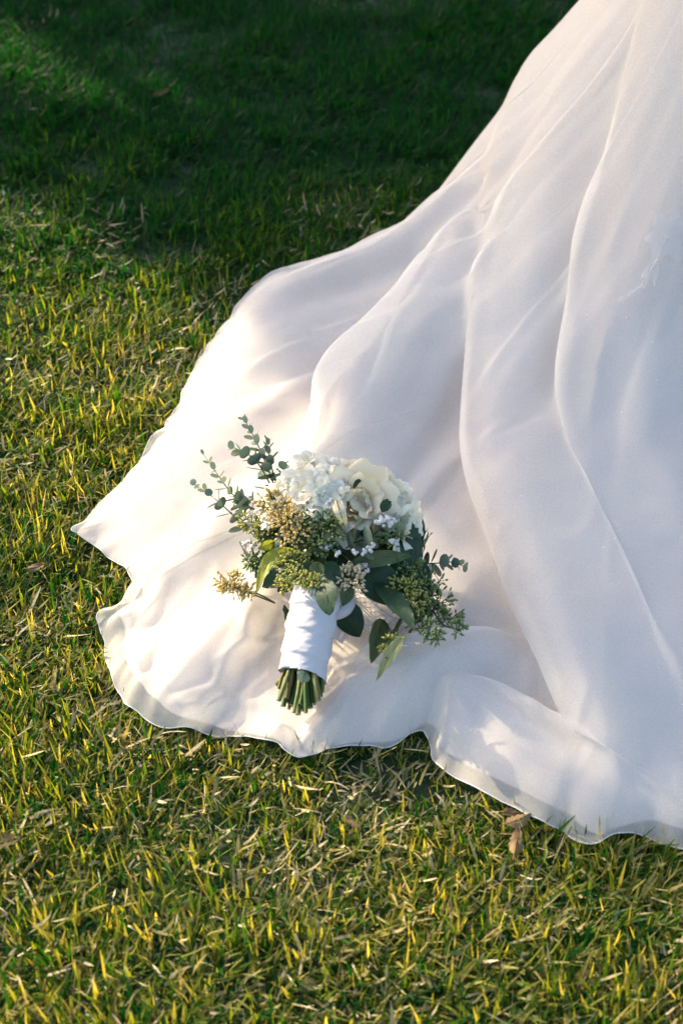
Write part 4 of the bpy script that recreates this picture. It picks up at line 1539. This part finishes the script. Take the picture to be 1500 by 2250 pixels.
# surface of the overskirt along a sight line
def skirt_point(u, v):
    p1 = at(u, v, 0.0)
    d = unit(p1 - CAM)
    V = np.stack([OUT[0], OUT[1], OUT[2]], -1).reshape(-1, 3)
    r_ = V - CAM
    t_ = r_ @ d
    off = np.linalg.norm(r_ - t_[:, None] * d, axis=1)
    cand = np.where(off < max(0.006, off.min() * 1.5))[0]
    k = cand[np.argmin(t_[cand])]
    return CAM + d * (t_[k] - 0.003), d


M_APP = fabric('lace_applique', (0.84, 0.82, 0.80), 0.4, 0.8, 0.55)
# flower of cut lace sewn on the skirt: petals, stem and buds
pc, dv = skirt_point(1462, 520)
pr, _ = skirt_point(1490, 520)
pd, _ = skirt_point(1462, 560)
ex = unit(pr - pc)
ey = unit(-(pd - pc))
en = unit(np.cross(ex, ey))
pxm = np.linalg.norm(pr - pc) / 28.0
pym = np.linalg.norm(pd - pc) / 40.0
mb = MB()


_near = np.stack([OUT[0], OUT[1], OUT[2]], -1).reshape(-1, 3)
_near = _near[np.linalg.norm(_near - pc, axis=1) < 0.2]


def cloth_near(u, v):
    d = unit(at(u, v, 0.0) - CAM)
    r_ = _near - CAM
    t_ = r_ @ d
    off2 = (r_ * r_).sum(1) - t_ * t_
    k = np.argsort(off2)[:6]
    return CAM + d * (np.average(t_[k], weights=1 / (off2[k] + 1e-7)) - 0.003)


def app_petal(mb, cu, cv, ang, L_, W_):
    n, m = 7, 5
    G = np.zeros((n, m, 3))
    for i in range(n):
        b = i / (n - 1)
        w = W_ * max(0.06, math.sin(math.pi * (0.08 + 0.86 * b) ** 0.8) ** 0.7)
        for j in range(m):
            q = (j / (m - 1) - 0.5) * 2
            du = cu + math.cos(ang) * L_ * b - math.sin(ang) * w * 0.5 * q
            dv_ = cv + math.sin(ang) * L_ * b + math.cos(ang) * w * 0.5 * q
            G[i, j] = cloth_near(1462 + du, 520 + dv_) + en * (0.0005 + 0.002 * (1 - q * q) * b)
    mb.grid(G)


for ang, L_ in ((-1.9, 52), (-0.9, 56), (0.1, 58), (1.0, 58), (2.0, 50), (2.9, 44)):
    app_petal(mb, 4 * math.cos(ang), 4 * math.sin(ang), ang, L_, 40)
for (cu, cv, ang, L_, W_) in ((-30, 60, 2.2, 40, 14), (-38, 70, 1.8, 44, 12), (-20, 62, 1.7, 46, 12), (-62, 112, 2.4, 34, 13), (-84, 128, 2.5, 26, 14)):
    app_petal(mb, cu, cv, ang, L_, W_)
sew = [cloth_near(1462 + du, 520 + dv_) + en * 0.001 for du, dv_ in ((0, 0), (-14, 36), (-28, 62), (-44, 92), (-64, 114), (-90, 134))]
mb.tube(catmull(sew, 24), 0.0009, 5)
for k_ in range(9):
    mb.ball(pc + ex * 5 * math.cos(k_ * 2.4) * pxm * (k_ ** 0.5) * 0.6 - ey * 5 * math.sin(k_ * 2.4) * pym * (k_ ** 0.5) * 0.6 + en * 0.003, 0.0012, None, 6, 4)
dpart('lace_flower', mb, M_APP, 'white lace flower sewn on the skirt')

# scattered tiny beads on the cloth
mb = MB()
for (u, v) in ((1072, 528), (1145, 220), (1134, 580), (1375, 697), (1433, 752), (1442, 836), (1365, 905), (990, 500), (1030, 440), (1350, 1183), (1325, 1202), (1440, 1366), (1498, 1548),
               (1145, 1090), (592, 614), (1070, 1005), (1288, 692), (812, 746), (1060, 1080), (1074, 1635), (1034, 1604)):
    p_, _ = skirt_point(u, v)
    mb.ball(p_, 0.0011, None, 6, 4)
M_BEAD, nt, out = new_mat('bead')
p = N(nt, 'ShaderNodeBsdfPrincipled')
p.inputs['Base Color'].default_value = (0.9, 0.9, 0.9, 1)
p.inputs['Roughness'].default_value = 0.1
nt.links.new(p.outputs[0], out.inputs['Surface'])
dpart('beads', mb, M_BEAD)


# ------------------------------------------------------------------ fallen leaves on the lawn
M_DRY = leafy('dry_leaf', [(0, (0.13, 0.075, 0.03)), (0.5, (0.24, 0.155, 0.075)), (1, (0.36, 0.28, 0.16))], transl=0.3, tcol=(1.2, 0.9, 0.6), rough=0.6, spec=0.2, noise=70, mix=0.5, bump=0.3)


M_DRY2 = leafy('olive_dry_leaf', [(0, (0.05, 0.05, 0.015)), (0.5, (0.10, 0.075, 0.025)), (1, (0.16, 0.11, 0.04))], transl=0.3, rough=0.6, spec=0.2, noise=70, mix=0.5, bump=0.3)


def fallen(u, v, dz, ang, Lpx, Wpx, seed, label, mat=None):
    mat = mat or M_DRY
    c = at(u, v, dz)
    sc = 1.0 / (FPX / np.linalg.norm(c - CAM))
    L_, W_ = Lpx * sc, Wpx * sc
    rs = np.random.default_rng(seed)
    n, m = 13, 9
    G = np.zeros((n, m, 3))
    for i in range(n):
        b = i / (n - 1)
        w = W_ * max(0.03, math.sin(math.pi * (0.03 + 0.94 * b) ** 0.8) ** 0.8) * (1 + 0.16 * math.sin(i * 2.6 + seed))
        for j in range(m):
            q = (j / (m - 1) - 0.5) * 2
            G[i, j] = ((b - 0.5) * L_, w * 0.5 * q, 0.35 * W_ * abs(q) ** 1.6 * math.sin(2 + b * 3 + seed) * 0.6 + 0.2 * L_ * (b - 0.5) ** 2 + rs.normal(0, 0.0006))
    mb = MB()
    mb.grid(G)
    P = np.stack([np.linspace(-0.75, 0.45, 8) * L_, np.zeros(8), 0.2 * L_ * np.linspace(-0.6, 0.45, 8) ** 2 + 0.0006], 1)
    o = link('fallen_leaf', mb.mesh('fallen_leaf', mat))
    o.location = c
    o.rotation_euler = (rs.uniform(-0.3, 0.3) - 0.15, rs.uniform(-0.2, 0.2), ang)
    tag(o, label, 'leaf', 'dry leaves fallen on the lawn')
    v_ = MB()
    v_.tube(P, np.linspace(0.0009, 0.0004, 8), 5)
    link('stalk', v_.mesh('stalk', mat), o)


fallen(1138, 1800, .032, 0.45, 62, 34, 1, 'tan dry leaf beside the front hem, nearest the cloth')
fallen(1134, 1848, .030, 1.35, 62, 30, 2, 'upright pale dry leaf just below another near the front hem')
fallen(1125, 1786, .026, 0.1, 40, 22, 6, 'small orange brown leaf half under the front hem')
fallen(80, 1246, .028, 0.5, 40, 20, 3, 'pinkish dry leaf on the grass left of the train')
fallen(355, 205, .030, 0.6, 40, 18, 4, 'brown dry leaf in the shaded lawn at the upper left', M_DRY2)
fallen(14, 1850, .034, 0.4, 70, 44, 5, 'olive brown leaf at the left edge of the lower lawn', M_DRY2)
fallen(775, 1805, .030, -0.7, 40, 18, 7, 'brown dry leaf in the shade below the front hem')
